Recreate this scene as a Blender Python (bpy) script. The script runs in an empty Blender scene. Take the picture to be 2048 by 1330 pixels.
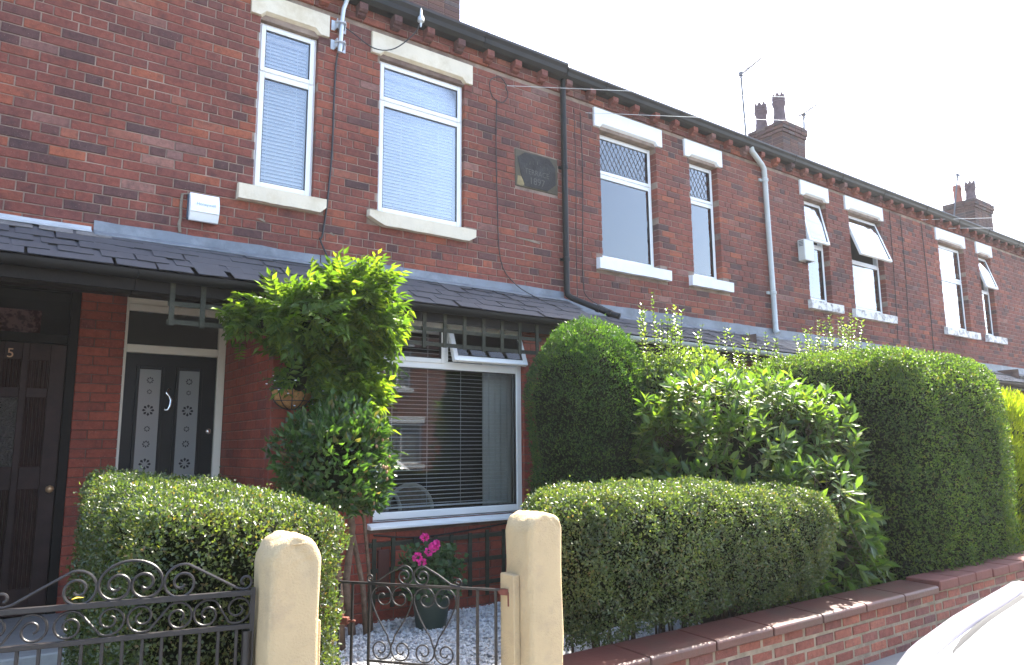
import bpy, bmesh, math, random
import numpy as np
from mathutils import Vector, Matrix

R_ = math.radians
scene = bpy.context.scene
COL = scene.collection

# ------------------------------------------------------------------ camera
CAM = Vector((0.0, 0.0, 1.5))
YAW, PITCH, ROLL = R_(36.095), R_(8.845), R_(-0.484)
FPX = 1470.0
_fw = Vector((math.sin(YAW) * math.cos(PITCH), math.cos(YAW) * math.cos(PITCH), math.sin(PITCH)))
_r = Vector((math.cos(YAW), -math.sin(YAW), 0))
_u = _r.cross(_fw)
_r2 = _r * math.cos(ROLL) + _u * math.sin(ROLL)
_u2 = -_r * math.sin(ROLL) + _u * math.cos(ROLL)
cd = bpy.data.cameras.new("camera")
cam = bpy.data.objects.new("camera", cd)
COL.objects.link(cam)
cd.sensor_width = 36.0
cd.lens = FPX / 2048 * 36.0
cd.clip_start = 0.05
cd.clip_end = 2000
cam.matrix_world = Matrix(((_r2.x, _u2.x, -_fw.x, CAM.x), (_r2.y, _u2.y, -_fw.y, CAM.y),
                           (_r2.z, _u2.z, -_fw.z, CAM.z), (0, 0, 0, 1)))
scene.camera = cam

# ------------------------------------------------------------------ sky, sun, exposure
SUN = Vector((0.72, 0.225, 1.0)).normalized()          # towards the sun: high, from the far end of the terrace
w = bpy.data.worlds.new("World")
scene.world = w
w.use_nodes = True
nt = w.node_tree
nt.nodes.clear()
sky = nt.nodes.new("ShaderNodeTexSky")
sky.sky_type = 'NISHITA'
sky.sun_disc = False
sky.sun_elevation = math.asin(SUN.z)
sky.sun_rotation = math.atan2(SUN.x, SUN.y)
sky.air_density = 1.0
sky.dust_density = 2.0
sky.ozone_density = 1.0
bg = nt.nodes.new("ShaderNodeBackground")
bg.inputs[1].default_value = 0.15
wo = nt.nodes.new("ShaderNodeOutputWorld")
nt.links.new(sky.outputs[0], bg.inputs[0])
nt.links.new(bg.outputs[0], wo.inputs[0])
sd = bpy.data.lights.new("sun", 'SUN')
sd.energy = 5.0
sd.angle = R_(0.5)
sd.color = (1.0, 0.94, 0.82)
sun = bpy.data.objects.new("sun", sd)
COL.objects.link(sun)
sun.location = (20, 10, 30)
sun.rotation_euler = SUN.to_track_quat('Z', 'Y').to_euler()
scene.view_settings.view_transform = 'Standard'
scene.view_settings.look = 'None'
scene.view_settings.gamma = 1.0
scene.view_settings.use_curve_mapping = False
scene.view_settings.exposure = 2.4
scene.cycles.max_bounces = 8
scene.cycles.transparent_max_bounces = 16
scene.cycles.use_denoising = True

def proj(p):
    d = Vector(p) - CAM
    z = d.dot(_fw)
    if z < 0.05:
        return None
    return (1024 + FPX * d.dot(_r2) / z, 665 - FPX * d.dot(_u2) / z, z)

# ------------------------------------------------------------------ helpers
OFF = {}
def tag(o, label=None, cat=None, group=None, kind=None):
    if label: o["label"] = label
    if cat: o["category"] = cat
    if group: o["group"] = group
    if kind: o["kind"] = kind
    return o

def empty(name, loc, label=None, cat=None, group=None, rotz=0.0, local=False):
    o = bpy.data.objects.new(name, None)
    o.empty_display_size = 0.2
    COL.objects.link(o)
    o.location = loc
    o.rotation_euler = (0, 0, rotz)
    OFF[o.name] = Vector((0, 0, 0)) if local else Vector(loc)
    return tag(o, label, cat, group)

def link(name, me, mat, parent=None, loc=(0, 0, 0), rot=None):
    o = bpy.data.objects.new(name, me)
    COL.objects.link(o)
    if mat is not None and len(me.materials) == 0:
        me.materials.append(mat)
    if parent is not None:
        o.parent = parent
        OFF[o.name] = OFF[parent.name]
    o.location = loc
    if rot: o.rotation_euler = rot
    return o

class MB:
    def __init__(s):
        s.v = []; s.f = []
    def add(s, vs, fs):
        b = len(s.v); s.v += [tuple(v) for v in vs]; s.f += [tuple(b + i for i in f) for f in fs]
        return s
    def box(s, x0, x1, y0, y1, z0, z1):
        return s.add([(x0, y0, z0), (x1, y0, z0), (x1, y1, z0), (x0, y1, z0), (x0, y0, z1), (x1, y0, z1), (x1, y1, z1), (x0, y1, z1)],
                     [(0, 3, 2, 1), (4, 5, 6, 7), (0, 1, 5, 4), (1, 2, 6, 5), (2, 3, 7, 6), (3, 0, 4, 7)])
    def quad(s, a, b, c, d):
        return s.add([a, b, c, d], [(0, 1, 2, 3)])
    def extrude_x(s, prof, x0, x1, caps=True):      # prof: list of (y, z), closed
        n = len(prof)
        vs = [(x0, y, z) for y, z in prof] + [(x1, y, z) for y, z in prof]
        fs = [(i, (i + 1) % n, n + (i + 1) % n, n + i) for i in range(n)]
        if caps: fs += [tuple(range(n - 1, -1, -1)), tuple(range(n, 2 * n))]
        return s.add(vs, fs)
    def prism(s, poly, o, ax, ay, d):               # poly of (a, b) in frame ax, ay at o, extruded by vector d
        o, ax, ay, d = map(Vector, (o, ax, ay, d))
        n = len(poly)
        vs = [o + ax * a + ay * b for a, b in poly]
        vs += [v + d for v in vs]
        fs = [(i, (i + 1) % n, n + (i + 1) % n, n + i) for i in range(n)]
        fs += [tuple(range(n - 1, -1, -1)), tuple(range(n, 2 * n))]
        return s.add(vs, fs)
    def tube(s, pts, r, n=8, cap=True, closed=False):
        pts = [Vector(p) for p in pts]
        m = len(pts)
        rs = r if isinstance(r, (list, tuple)) else [r] * m
        up = None; rings = []
        for i, p in enumerate(pts):
            if i == 0: t = pts[1] - p
            elif i == m - 1: t = p - pts[i - 1]
            else: t = (pts[i + 1] - p).normalized() + (p - pts[i - 1]).normalized()
            if t.length < 1e-9: t = Vector((0, 0, 1))
            t.normalize()
            if up is None:
                up = Vector((0, 0, 1)) if abs(t.z) < 0.9 else Vector((0, 1, 0))
            a = up - t * up.dot(t)
            if a.length < 1e-6: a = t.orthogonal()
            a.normalize(); up = a
            b = t.cross(a)
            rings.append([p + (a * math.cos(2 * math.pi * k / n) + b * math.sin(2 * math.pi * k / n)) * rs[i] for k in range(n)])
        vs = [v for ring in rings for v in ring]
        fs = []
        for i in range(m - 1):
            for k in range(n):
                fs.append((i * n + k, i * n + (k + 1) % n, (i + 1) * n + (k + 1) % n, (i + 1) * n + k))
        if cap:
            fs.append(tuple(range(n - 1, -1, -1))); fs.append(tuple((m - 1) * n + k for k in range(n)))
        return s.add(vs, fs)
    def lathe(s, c, prof, n=20, cap=True):
        c = Vector(c); vs = []; fs = []
        for r, z in prof:
            for k in range(n):
                a = 2 * math.pi * k / n
                vs.append(c + Vector((r * math.cos(a), r * math.sin(a), z)))
        for i in range(len(prof) - 1):
            for k in range(n):
                fs.append((i * n + k, i * n + (k + 1) % n, (i + 1) * n + (k + 1) % n, (i + 1) * n + k))
        if cap:
            fs.append(tuple(range(n - 1, -1, -1))); m = len(prof) - 1
            fs.append(tuple(m * n + k for k in range(n)))
        return s.add(vs, fs)
    def build(s, name, mat, parent=None, smooth=False, bevel=0, seg=1, fix=False):
        off = OFF[parent.name] if parent is not None else None
        loc = Vector((0, 0, 0))
        if parent is None:
            a = np.array(s.v); lo = a.min(0); hi = a.max(0)
            off = Vector(((lo[0] + hi[0]) / 2, (lo[1] + hi[1]) / 2, lo[2])); loc = off
        me = bpy.data.meshes.new(name)
        me.from_pydata([tuple(Vector(v) - off) for v in s.v], [], s.f)
        if bevel or fix:
            bm = bmesh.new(); bm.from_mesh(me)
            if fix:
                bmesh.ops.recalc_face_normals(bm, faces=bm.faces)
            if bevel:
                es = [e for e in bm.edges if len(e.link_faces) == 2 and e.calc_face_angle(0) > 0.5]
                bmesh.ops.bevel(bm, geom=es, offset=bevel, segments=seg, affect='EDGES', profile=0.6)
            bm.to_mesh(me); bm.free()
        if smooth:
            me.polygons.foreach_set("use_smooth", [True] * len(me.polygons))
            if smooth != 'all' and hasattr(me, 'set_sharp_from_angle'):
                me.set_sharp_from_angle(angle=R_(38))
        me.update()
        o = link(name, me, mat, parent, loc)
        if parent is None: OFF[o.name] = off
        return o

def spiral(c, r0, r1, a0, a1, n=18):      # angles in degrees
    out = []
    for i in range(n + 1):
        t = i / n; r = r0 + (r1 - r0) * t; a = R_(a0 + (a1 - a0) * t)
        out.append((c[0] + r * math.cos(a), c[1] + r * math.sin(a)))
    return out

# ------------------------------------------------------------------ materials
MATS = {}
class NT:
    def __init__(s, name):
        s.m = bpy.data.materials.new(name); s.m.use_nodes = True
        s.t = s.m.node_tree; s.t.nodes.clear()
        s.out = s.n("ShaderNodeOutputMaterial")
    def n(s, typ, **kw):
        nd = s.t.nodes.new(typ)
        for k, v in kw.items(): setattr(nd, k, v)
        return nd
    def l(s, a, b): s.t.links.new(a, b)
    def pos(s):
        return s.n("ShaderNodeNewGeometry").outputs["Position"]
    def noise(s, scale, detail=4, rough=0.6, vec=None, stretch=None):
        nd = s.n("ShaderNodeTexNoise"); nd.inputs["Scale"].default_value = scale
        nd.inputs["Detail"].default_value = detail; nd.inputs["Roughness"].default_value = rough
        v = vec or s.pos()
        if stretch:
            mp = s.n("ShaderNodeVectorMath", operation='MULTIPLY'); mp.inputs[1].default_value = stretch
            s.l(v, mp.inputs[0]); v = mp.outputs[0]
        s.l(v, nd.inputs["Vector"])
        return nd.outputs["Fac"]
    def ramp(s, fac, stops, interp='LINEAR'):
        nd = s.n("ShaderNodeValToRGB"); cr = nd.color_ramp; cr.interpolation = interp
        while len(cr.elements) < len(stops): cr.elements.new(0.5)
        for e, (p, c) in zip(cr.elements, stops):
            e.position = p; e.color = (*c, 1) if len(c) == 3 else c
        s.l(fac, nd.inputs[0]); return nd.outputs[0]
    def mix(s, a, b, fac, mode='MIX'):
        nd = s.n("ShaderNodeMix", data_type='RGBA', blend_type=mode)
        for sock, v in ((nd.inputs[0], fac), (nd.inputs[6], a), (nd.inputs[7], b)):
            if isinstance(v, (int, float)): sock.default_value = v
            elif isinstance(v, tuple): sock.default_value = (*v, 1)
            else: s.l(v, sock)
        return nd.outputs[2]
    def math(s, op, a, b=0.0):
        nd = s.n("ShaderNodeMath", operation=op)
        for sock, v in ((nd.inputs[0], a), (nd.inputs[1], b)):
            if isinstance(v, (int, float)): sock.default_value = v
            else: s.l(v, sock)
        return nd.outputs[0]
    def bump(s, h, strength=0.3, dist=0.01):
        nd = s.n("ShaderNodeBump"); nd.inputs["Strength"].default_value = strength
        nd.inputs["Distance"].default_value = dist; s.l(h, nd.inputs["Height"]); return nd.outputs[0]
    def bsdf(s, col, rough=0.6, spec=0.5, metal=0.0, normal=None):
        b = s.n("ShaderNodeBsdfPrincipled")
        if isinstance(col, tuple): b.inputs["Base Color"].default_value = (*col, 1)
        else: s.l(col, b.inputs["Base Color"])
        if isinstance(rough, (int, float)): b.inputs["Roughness"].default_value = rough
        else: s.l(rough, b.inputs["Roughness"])
        b.inputs["Specular IOR Level"].default_value = spec
        b.inputs["Metallic"].default_value = metal
        if normal is not None: s.l(normal, b.inputs["Normal"])
        return b
    def done(s, sh):
        s.l(sh.outputs[0] if hasattr(sh, "outputs") else sh, s.out.inputs[0]); MATS[s.m.name] = s.m; return s.m

def plain(name, col, rough=0.5, spec=0.5, metal=0.0, var=0.12, scale=6.0, bump=0.0, bscale=60.0, dirt=None, dirt_amt=0.5, dscale=3.0):
    t = NT(name)
    n = t.noise(scale, 5)
    hi = tuple(min(1, c * (1 + var)) for c in col); lo = tuple(c * (1 - var) for c in col)
    c = t.ramp(n, [(0.3, lo), (0.7, hi)])
    if dirt:
        d = t.noise(dscale, 8, 0.7)
        f = t.ramp(d, [(0.48, (0, 0, 0)), (0.68, (dirt_amt,) * 3)])
        c = t.mix(c, dirt, f)
    nm = t.bump(t.noise(bscale, 4), bump, 0.01) if bump else None
    return t.done(t.bsdf(c, rough, spec, metal, nm))

def brick_mat(name, stops, source, rough=0.85, soot=0.45):
    t = NT(name)
    if source == 'object':
        rnd = t.n("ShaderNodeObjectInfo").outputs["Random"]
    else:
        rnd = t.n("ShaderNodeNewGeometry").outputs["Random Per Island"]
    c = t.ramp(rnd, stops)
    mott = t.noise(28, 6, 0.7)
    dark = t.mix(c, (0.35, 0.3, 0.32), 1.0, 'MULTIPLY')
    c = t.mix(c, dark, t.ramp(mott, [(0.42, (0, 0, 0)), (0.66, (0.5,) * 3)]))
    fl = t.noise(9, 5, 0.65)                         # burnt and sooty flanks
    c = t.mix(c, (0.035, 0.028, 0.032), t.ramp(fl, [(0.52, (0, 0, 0)), (0.7, (soot,) * 3)]))
    big = t.noise(0.9, 4, 0.6)                       # weathering that drifts over the whole wall
    c = t.mix(c, t.ramp(big, [(0.3, (0.72, 0.70, 0.72)), (0.55, (1.0, 1.0, 1.0)), (0.75, (1.18, 1.12, 1.06))]), 1.0, 'MULTIPLY')
    sp = t.noise(120, 2, 0.5)
    c = t.mix(c, (0.55, 0.42, 0.36), t.ramp(sp, [(0.66, (0, 0, 0)), (0.76, (0.35,) * 3)]))
    nm = t.bump(t.noise(70, 6, 0.7), 0.45, 0.006)
    return t.done(t.bsdf(c, rough, 0.3, 0, nm))

COMMON = [(0.0, (0.088, 0.048, 0.048)), (0.09, (0.120, 0.055, 0.051)), (0.19, (0.175, 0.062, 0.050)), (0.38, (0.210, 0.066, 0.050)),
          (0.58, (0.232, 0.071, 0.050)), (0.74, (0.190, 0.066, 0.055)), (0.87, (0.262, 0.080, 0.050)), (0.945, (0.320, 0.100, 0.056)), (0.978, (0.19, 0.104, 0.095)), (1.0, (0.30, 0.145, 0.115))]
COMMON = [(p, (c[0] * 1.07, c[1] * 1.03, c[2] * 0.98)) for p, c in COMMON]
SOOTY = [(p, (c[0] * .38 + .012, c[1] * .55 + .008, c[2] * .65 + .008)) for p, c in COMMON]
brick_mat("brick_single", COMMON, 'object')
brick_mat("brick_mass", COMMON, 'island')
brick_mat("sooty_brick", SOOTY, 'island')
brick_mat("sooty_single", SOOTY, 'object')
PRESSED = [(0.0, (0.25, 0.054, 0.034)), (0.4, (0.32, 0.066, 0.038)), (0.8, (0.37, 0.082, 0.046)), (1.0, (0.22, 0.052, 0.038))]
brick_mat("pressed_brick_single", PRESSED, 'object', 0.6, 0.25)
brick_mat("pressed_brick_mass", PRESSED, 'island', 0.6, 0.25)
GARDENB = [(0.0, (0.17, 0.06, 0.05)), (0.3, (0.25, 0.085, 0.06)), (0.55, (0.30, 0.115, 0.078)), (0.75, (0.13, 0.065, 0.065)), (1.0, (0.28, 0.10, 0.07))]
brick_mat("garden_brick", GARDENB, 'object', 0.85, 0.3)
brick_mat("garden_brick_mass", GARDENB, 'island', 0.85, 0.3)
plain("mortar", (0.275, 0.205, 0.16), 0.95, 0.2, var=0.35, scale=7, bump=0.5, bscale=90, dirt=(0.12, 0.075, 0.062), dirt_amt=0.95, dscale=1.1)
plain("dark_mortar", (0.16, 0.10, 0.08), 0.95, 0.2, var=0.35, scale=7, bump=0.5, bscale=90)
plain("garden_mortar", (0.23, 0.19, 0.145), 0.95, 0.2, var=0.3, scale=9, bump=0.7, bscale=60, dirt=(0.2, 0.19, 0.13), dirt_amt=0.6)
plain("cream_stone", (0.70, 0.62, 0.48), 0.8, 0.3, var=0.06, scale=5, bump=0.25, bscale=50, dirt=(0.50, 0.40, 0.24), dirt_amt=0.55, dscale=4)
plain("white_stone_paint", (0.82, 0.83, 0.84), 0.6, 0.4, var=0.03, scale=5, bump=0.15, bscale=40, dirt=(0.62, 0.60, 0.56), dirt_amt=0.25)
plain("flaking_paint", (0.76, 0.74, 0.70), 0.7, 0.3, var=0.05, scale=5, bump=0.4, bscale=40, dirt=(0.13, 0.11, 0.10), dirt_amt=1.0, dscale=9)
plain("upvc", (0.82, 0.82, 0.80), 0.35, 0.5, var=0.03, scale=3)
plain("cream_paint", (0.74, 0.70, 0.60), 0.5, 0.4, var=0.04, scale=4)
plain("gasket", (0.015, 0.016, 0.018), 0.5)
plain("gutter_black", (0.009, 0.009, 0.009), 0.5, 0.28, var=0.3, scale=8)
plain("gutter_grey", (0.50, 0.52, 0.50), 0.5, 0.4, var=0.15, scale=6, dirt=(0.22, 0.23, 0.2), dirt_amt=0.4)
plain("lead", (0.15, 0.168, 0.19), 0.55, 0.5, 0.25, var=0.25, scale=4, bump=0.25, bscale=14, dirt=(0.34, 0.36, 0.38), dirt_amt=0.5, dscale=3)
plain("white_lead", (0.42, 0.44, 0.46), 0.6, 0.4, var=0.15, scale=6, bump=0.2, bscale=14)
plain("dark_timber", (0.009, 0.007, 0.006), 0.65, 0.2, var=0.3, scale=5, bump=0.2, bscale=30)
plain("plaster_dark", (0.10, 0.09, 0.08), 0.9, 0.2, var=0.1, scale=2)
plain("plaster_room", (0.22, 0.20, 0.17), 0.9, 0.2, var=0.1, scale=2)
plain("galvanised", (0.55, 0.57, 0.58), 0.42, 0.5, 0.6, var=0.15, scale=14)
plain("cable_black", (0.012, 0.012, 0.013), 0.5)
plain("wire_grey", (0.5, 0.5, 0.5), 0.4)
plain("aerial_metal", (0.10, 0.10, 0.12), 0.5, 0.3, 0.0)
plain("door_black", (0.007, 0.009, 0.011), 0.42, 0.28, var=0.2, scale=5)
plain("door_brown", (0.034, 0.016, 0.014), 0.55, 0.25, var=0.35, scale=9, bump=0.12, bscale=40)
plain("chrome", (0.75, 0.74, 0.72), 0.16, 0.5, 1.0)
plain("brass", (0.60, 0.38, 0.20), 0.35, 0.5, 0.6)
plain("slate_single", (0.052, 0.054, 0.062), 0.62, 0.5)
plain("trellis_green", (0.030, 0.031, 0.020), 0.75, 0.3, var=0.3, scale=14, bump=0.3, bscale=60, dirt=(0.085, 0.08, 0.055), dirt_amt=0.5, dscale=9)
plain("iron_black", (0.019, 0.015, 0.014), 0.45, 0.5, var=0.3, scale=20, bump=0.2, bscale=90)
plain("rust", (0.16, 0.05, 0.032), 0.8, 0.3, var=0.3, scale=30, bump=0.4, bscale=80)
plain("render_cream", (0.49, 0.365, 0.21), 0.9, 0.2, var=0.06, scale=5, bump=0.6, bscale=110, dirt=(0.33, 0.25, 0.17), dirt_amt=0.45, dscale=7)
plain("soil", (0.06, 0.045, 0.035), 0.95, 0.2, var=0.4, scale=12, bump=0.8, bscale=40)
plain("paving", (0.20, 0.195, 0.185), 0.9, 0.3, var=0.12, scale=3, bump=0.4, bscale=60)
plain("asphalt", (0.055, 0.055, 0.058), 0.9, 0.3, var=0.25, scale=40, bump=0.6, bscale=160)
plain("kerb_stone", (0.32, 0.31, 0.29), 0.85, 0.3, var=0.15, scale=8, bump=0.3)
plain("curtain_cloth", (0.78, 0.77, 0.74), 0.9, 0.2, var=0.06)
plain("net_white", (0.80, 0.81, 0.82), 0.9, 0.2, var=0.03)
plain("curtain_dark", (0.10, 0.10, 0.13), 0.9, 0.2, var=0.2)
plain("blind_slat", (0.86, 0.87, 0.88), 0.5, 0.4, var=0.02)
plain("cord_white", (0.7, 0.7, 0.7), 0.8)
plain("rattan", (0.30, 0.25, 0.19), 0.8, 0.3, var=0.2, scale=30)
plain("plastic_green", (0.03, 0.052, 0.040), 0.45, 0.5, var=0.15)
plain("coir", (0.40, 0.20, 0.075), 0.95, 0.2, var=0.3, scale=60, bump=0.8, bscale=120)
plain("alarm_white", (0.84, 0.86, 0.86), 0.4, 0.5, var=0.02)
plain("alarm_back", (0.04, 0.06, 0.09), 0.5)
plain("alarm_grey", (0.62, 0.62, 0.58), 0.5, 0.4, var=0.06)
plain("letter_blue", (0.34, 0.42, 0.48), 0.6)
plain("letter_gold", (0.50, 0.28, 0.16), 0.4, 0.5, 0.3)
plain("letter_worn", (0.095, 0.09, 0.08), 0.9)
plain("plaque_stone", (0.10, 0.085, 0.06), 0.92, 0.2, var=0.35, scale=5, bump=0.5, bscale=40, dirt=(0.055, 0.055, 0.05), dirt_amt=0.8, dscale=5)
plain("plaque_dark", (0.045, 0.043, 0.042), 0.92, 0.2, var=0.3, scale=10, bump=0.6, bscale=60)
plain("plaque_patch", (0.24, 0.19, 0.10), 0.92, 0.2, var=0.3, scale=12, bump=0.5, bscale=60)
plain("clay_pot", (0.10, 0.065, 0.075), 0.8, 0.3, var=0.3, scale=9, bump=0.3)
plain("clay_pot_red", (0.27, 0.085, 0.06), 0.8, 0.3, var=0.25, scale=9, bump=0.3)
plain("tile_red", (0.078, 0.024, 0.018), 0.5, 0.5, var=0.25, scale=3, bump=0.2, bscale=40, dirt=(0.05, 0.032, 0.024), dirt_amt=0.75, dscale=2.5)
plain("coping_brick", (0.14, 0.050, 0.040), 0.75, 0.3, var=0.2, scale=6, bump=0.3, bscale=40)
plain("bark", (0.17, 0.11, 0.075), 0.9, 0.2, var=0.35, scale=20, bump=0.8, bscale=40)
plain("twig", (0.075, 0.055, 0.035), 0.9, 0.2, var=0.4, scale=20)
plain("petal_pink", (0.75, 0.05, 0.33), 0.6, 0.3, var=0.25, scale=40)
plain("petal_white", (0.8, 0.8, 0.84), 0.6, 0.3, var=0.05)
plain("car_paint", (0.82, 0.83, 0.84), 0.22, 0.6, var=0.01)
plain("car_strip", (0.20, 0.185, 0.22), 0.4, 0.5, var=0.03)
plain("car_black", (0.012, 0.012, 0.013), 0.5)
plain("tyre_rubber", (0.02, 0.02, 0.02), 0.85)
plain("pipe_red", (0.5, 0.04, 0.03), 0.5)

def slate_mat(name, source):
    t = NT(name)
    rnd = t.n("ShaderNodeObjectInfo").outputs["Random"] if source == 'object' else t.n("ShaderNodeNewGeometry").outputs["Random Per Island"]
    c = t.ramp(rnd, [(0, (0.090, 0.083, 0.080)), (0.35, (0.128, 0.119, 0.115)), (0.7, (0.170, 0.159, 0.152)), (1, (0.115, 0.100, 0.090))])
    c = t.mix(c, (0.045, 0.042, 0.04), t.ramp(t.noise(6, 6, 0.7), [(0.5, (0, 0, 0)), (0.7, (0.8,) * 3)]))
    c = t.mix(c, (0.26, 0.255, 0.23), t.ramp(t.noise(14, 7, 0.75), [(0.48, (0, 0, 0)), (0.68, (0.9,) * 3)]))
    nm = t.bump(t.noise(22, 6, 0.7, stretch=(1, 0.4, 1)), 0.5, 0.012)
    return t.done(t.bsdf(c, 0.62, 0.45, 0, nm))
slate_mat("slate_single", 'object'); slate_mat("slate_mass", 'island')

def glass_mat(name, tint=(1, 1, 1), boost=1.0, rough=0.0):
    t = NT(name)
    tr = t.n("ShaderNodeBsdfTransparent"); tr.inputs[0].default_value = (*tint, 1)
    gl = t.n("ShaderNodeBsdfGlossy"); gl.inputs["Roughness"].default_value = rough
    fr = t.n("ShaderNodeFresnel"); fr.inputs["IOR"].default_value = 1.5
    f = t.math('MULTIPLY', fr.outputs[0], boost)
    f = t.math('MINIMUM', f, 1.0)
    mx = t.n("ShaderNodeMixShader"); t.l(f, mx.inputs[0]); t.l(tr.outputs[0], mx.inputs[1]); t.l(gl.outputs[0], mx.inputs[2])
    return t.done(mx)
glass_mat("glass", (0.93, 0.95, 0.95), 1.25)
glass_mat("glass_upper", (0.96, 0.97, 0.98), 3.6)

def frosted_mat():
    t = NT("frosted_glass")
    b = t.bsdf((0.22, 0.23, 0.23), 0.12, 0.7, 0, t.bump(t.noise(260, 2), 0.25, 0.002))
    return t.done(b)
frosted_mat()
def dark_glass():
    t = NT("dark_glass"); return t.done(t.bsdf((0.045, 0.045, 0.04), 0.04, 0.6))
dark_glass()
def pebble_glass():
    t = NT("pebbled_glass")
    v = t.n("ShaderNodeTexVoronoi"); v.inputs["Scale"].default_value = 60; t.l(t.pos(), v.inputs["Vector"])
    b = t.bsdf((0.10, 0.09, 0.08), 0.15, 0.8, 0, t.bump(v.outputs["Distance"], 1.0, 0.02))
    return t.done(b)
pebble_glass()
def net_mat():
    t = NT("net_curtain")
    n = t.noise(26, 4)
    c = t.ramp(n, [(0.42, (0.08, 0.03, 0.03)), (0.55, (0.30, 0.16, 0.15))])
    return t.done(t.bsdf(c, 0.9, 0.2))
net_mat()

def leaf_mat(name, stops, rough=0.38, spec=0.5, trans=0.35, tcol=None, source='island'):
    t = NT(name)
    g = t.n("ShaderNodeNewGeometry")
    rnd = g.outputs["Random Per Island"] if source == 'island' else t.n("ShaderNodeObjectInfo").outputs["Random"]
    c = t.ramp(rnd, stops)
    if source != 'island':
        c = t.mix(c, t.ramp(g.outputs["Random Per Island"], [(0, (0.7, 0.75, 0.6)), (1, (1.25, 1.2, 1.1))]), 1.0, 'MULTIPLY')
    pt = t.noise(4.5, 4, 0.6)                        # patches of older and younger growth
    c = t.mix(c, t.ramp(pt, [(0.32, (0.62, 0.66, 0.75)), (0.5, (1.0, 1.0, 1.0)), (0.68, (1.35, 1.18, 0.95))]), 1.0, 'MULTIPLY')
    b = t.bsdf(c, rough, spec)
    tl = t.n("ShaderNodeBsdfTranslucent")
    tc = t.mix(c, tcol or (1.9, 2.1, 0.7), 1.0, 'MULTIPLY')
    t.l(tc, tl.inputs[0])
    mx = t.n("ShaderNodeMixShader"); mx.inputs[0].default_value = trans
    t.l(b.outputs[0], mx.inputs[1]); t.l(tl.outputs[0], mx.inputs[2])
    return t.done(mx)
leaf_mat("privet_leaf", [(0, (0.034, 0.058, 0.014)), (0.3, (0.052, 0.092, 0.018)), (0.7, (0.076, 0.124, 0.024)), (0.93, (0.110, 0.160, 0.032)), (1, (0.12, 0.10, 0.04))], 0.48, 0.35, 0.44)
leaf_mat("dry_privet_leaf", [(0, (0.036, 0.054, 0.017)), (0.35, (0.056, 0.084, 0.023)), (0.75, (0.082, 0.114, 0.032)), (0.92, (0.125, 0.145, 0.046)), (1, (0.14, 0.09, 0.045))], 0.38, 0.75, 0.40)
leaf_mat("shoot_leaf", [(0, (0.06, 0.09, 0.025)), (0.4, (0.09, 0.135, 0.034)), (0.85, (0.13, 0.18, 0.045)), (1, (0.18, 0.22, 0.06))], 0.36, 0.55, 0.45)
leaf_mat("dome_leaf", [(0, (0.020, 0.048, 0.012)), (0.4, (0.036, 0.080, 0.016)), (0.8, (0.056, 0.114, 0.021)), (1, (0.098, 0.160, 0.028))], 0.45, 0.4, 0.42)
leaf_mat("laurel_leaf", [(0, (0.040, 0.075, 0.019)), (0.4, (0.068, 0.120, 0.026)), (0.85, (0.110, 0.168, 0.034)), (1, (0.17, 0.19, 0.045))], 0.42, 0.45, 0.42)
leaf_mat("laurel_leaf_single", [(0, (0.045, 0.085, 0.020)), (0.4, (0.075, 0.132, 0.028)), (0.9, (0.120, 0.182, 0.038)), (1, (0.24, 0.19, 0.04))], 0.42, 0.45, 0.42, source='object')
leaf_mat("wisteria_leaf", [(0, (0.040, 0.080, 0.015)), (0.5, (0.074, 0.126, 0.020)), (1, (0.125, 0.178, 0.027))], 0.5, 0.3, 0.5)
leaf_mat("wisteria_leaf_single", [(0, (0.044, 0.086, 0.015)), (0.5, (0.080, 0.134, 0.020)), (1, (0.135, 0.185, 0.027))], 0.5, 0.3, 0.5, source='object')
leaf_mat("pieris_leaf", [(0, (0.024, 0.054, 0.016)), (0.5, (0.042, 0.090, 0.022)), (0.9, (0.075, 0.135, 0.030)), (1, (0.16, 0.11, 0.05))], 0.33, 0.5, 0.36)
leaf_mat("conifer_leaf", [(0, (0.14, 0.21, 0.012)), (0.5, (0.24, 0.31, 0.016)), (1, (0.34, 0.39, 0.022))], 0.6, 0.3, 0.48, (1.5, 1.5, 0.6))
leaf_mat("geranium_leaf", [(0, (0.03, 0.07, 0.025)), (1, (0.06, 0.12, 0.04))], 0.5, 0.4, 0.3)
def gravel_mat():
    t = NT("gravel_stone")
    rnd = t.n("ShaderNodeNewGeometry").outputs["Random Per Island"]
    c = t.ramp(rnd, [(0, (0.34, 0.34, 0.36)), (0.3, (0.55, 0.54, 0.53)), (0.8, (0.70, 0.69, 0.67)), (1, (0.42, 0.36, 0.31))])
    return t.done(t.bsdf(c, 0.8, 0.3))
gravel_mat()
def far_brick():
    t = NT("far_brick_wall")
    b = t.n("ShaderNodeTexBrick"); b.inputs["Scale"].default_value = 1.0
    b.inputs["Color1"].default_value = (0.25, 0.08, 0.05, 1); b.inputs["Color2"].default_value = (0.13, 0.06, 0.05, 1)
    b.inputs["Mortar"].default_value = (0.36, 0.3, 0.24, 1); b.inputs["Mortar Size"].default_value = 0.006
    b.inputs["Brick Width"].default_value = 0.24; b.inputs["Row Height"].default_value = 0.078
    sx = t.n("ShaderNodeSeparateXYZ"); t.l(t.pos(), sx.inputs[0])
    cx = t.n("ShaderNodeCombineXYZ"); t.l(sx.outputs[0], cx.inputs[0]); t.l(sx.outputs[2], cx.inputs[1])
    t.l(cx.outputs[0], b.inputs["Vector"])
    return t.done(t.bsdf(b.outputs["Color"], 0.9, 0.2))
far_brick()
M = MATS

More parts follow.
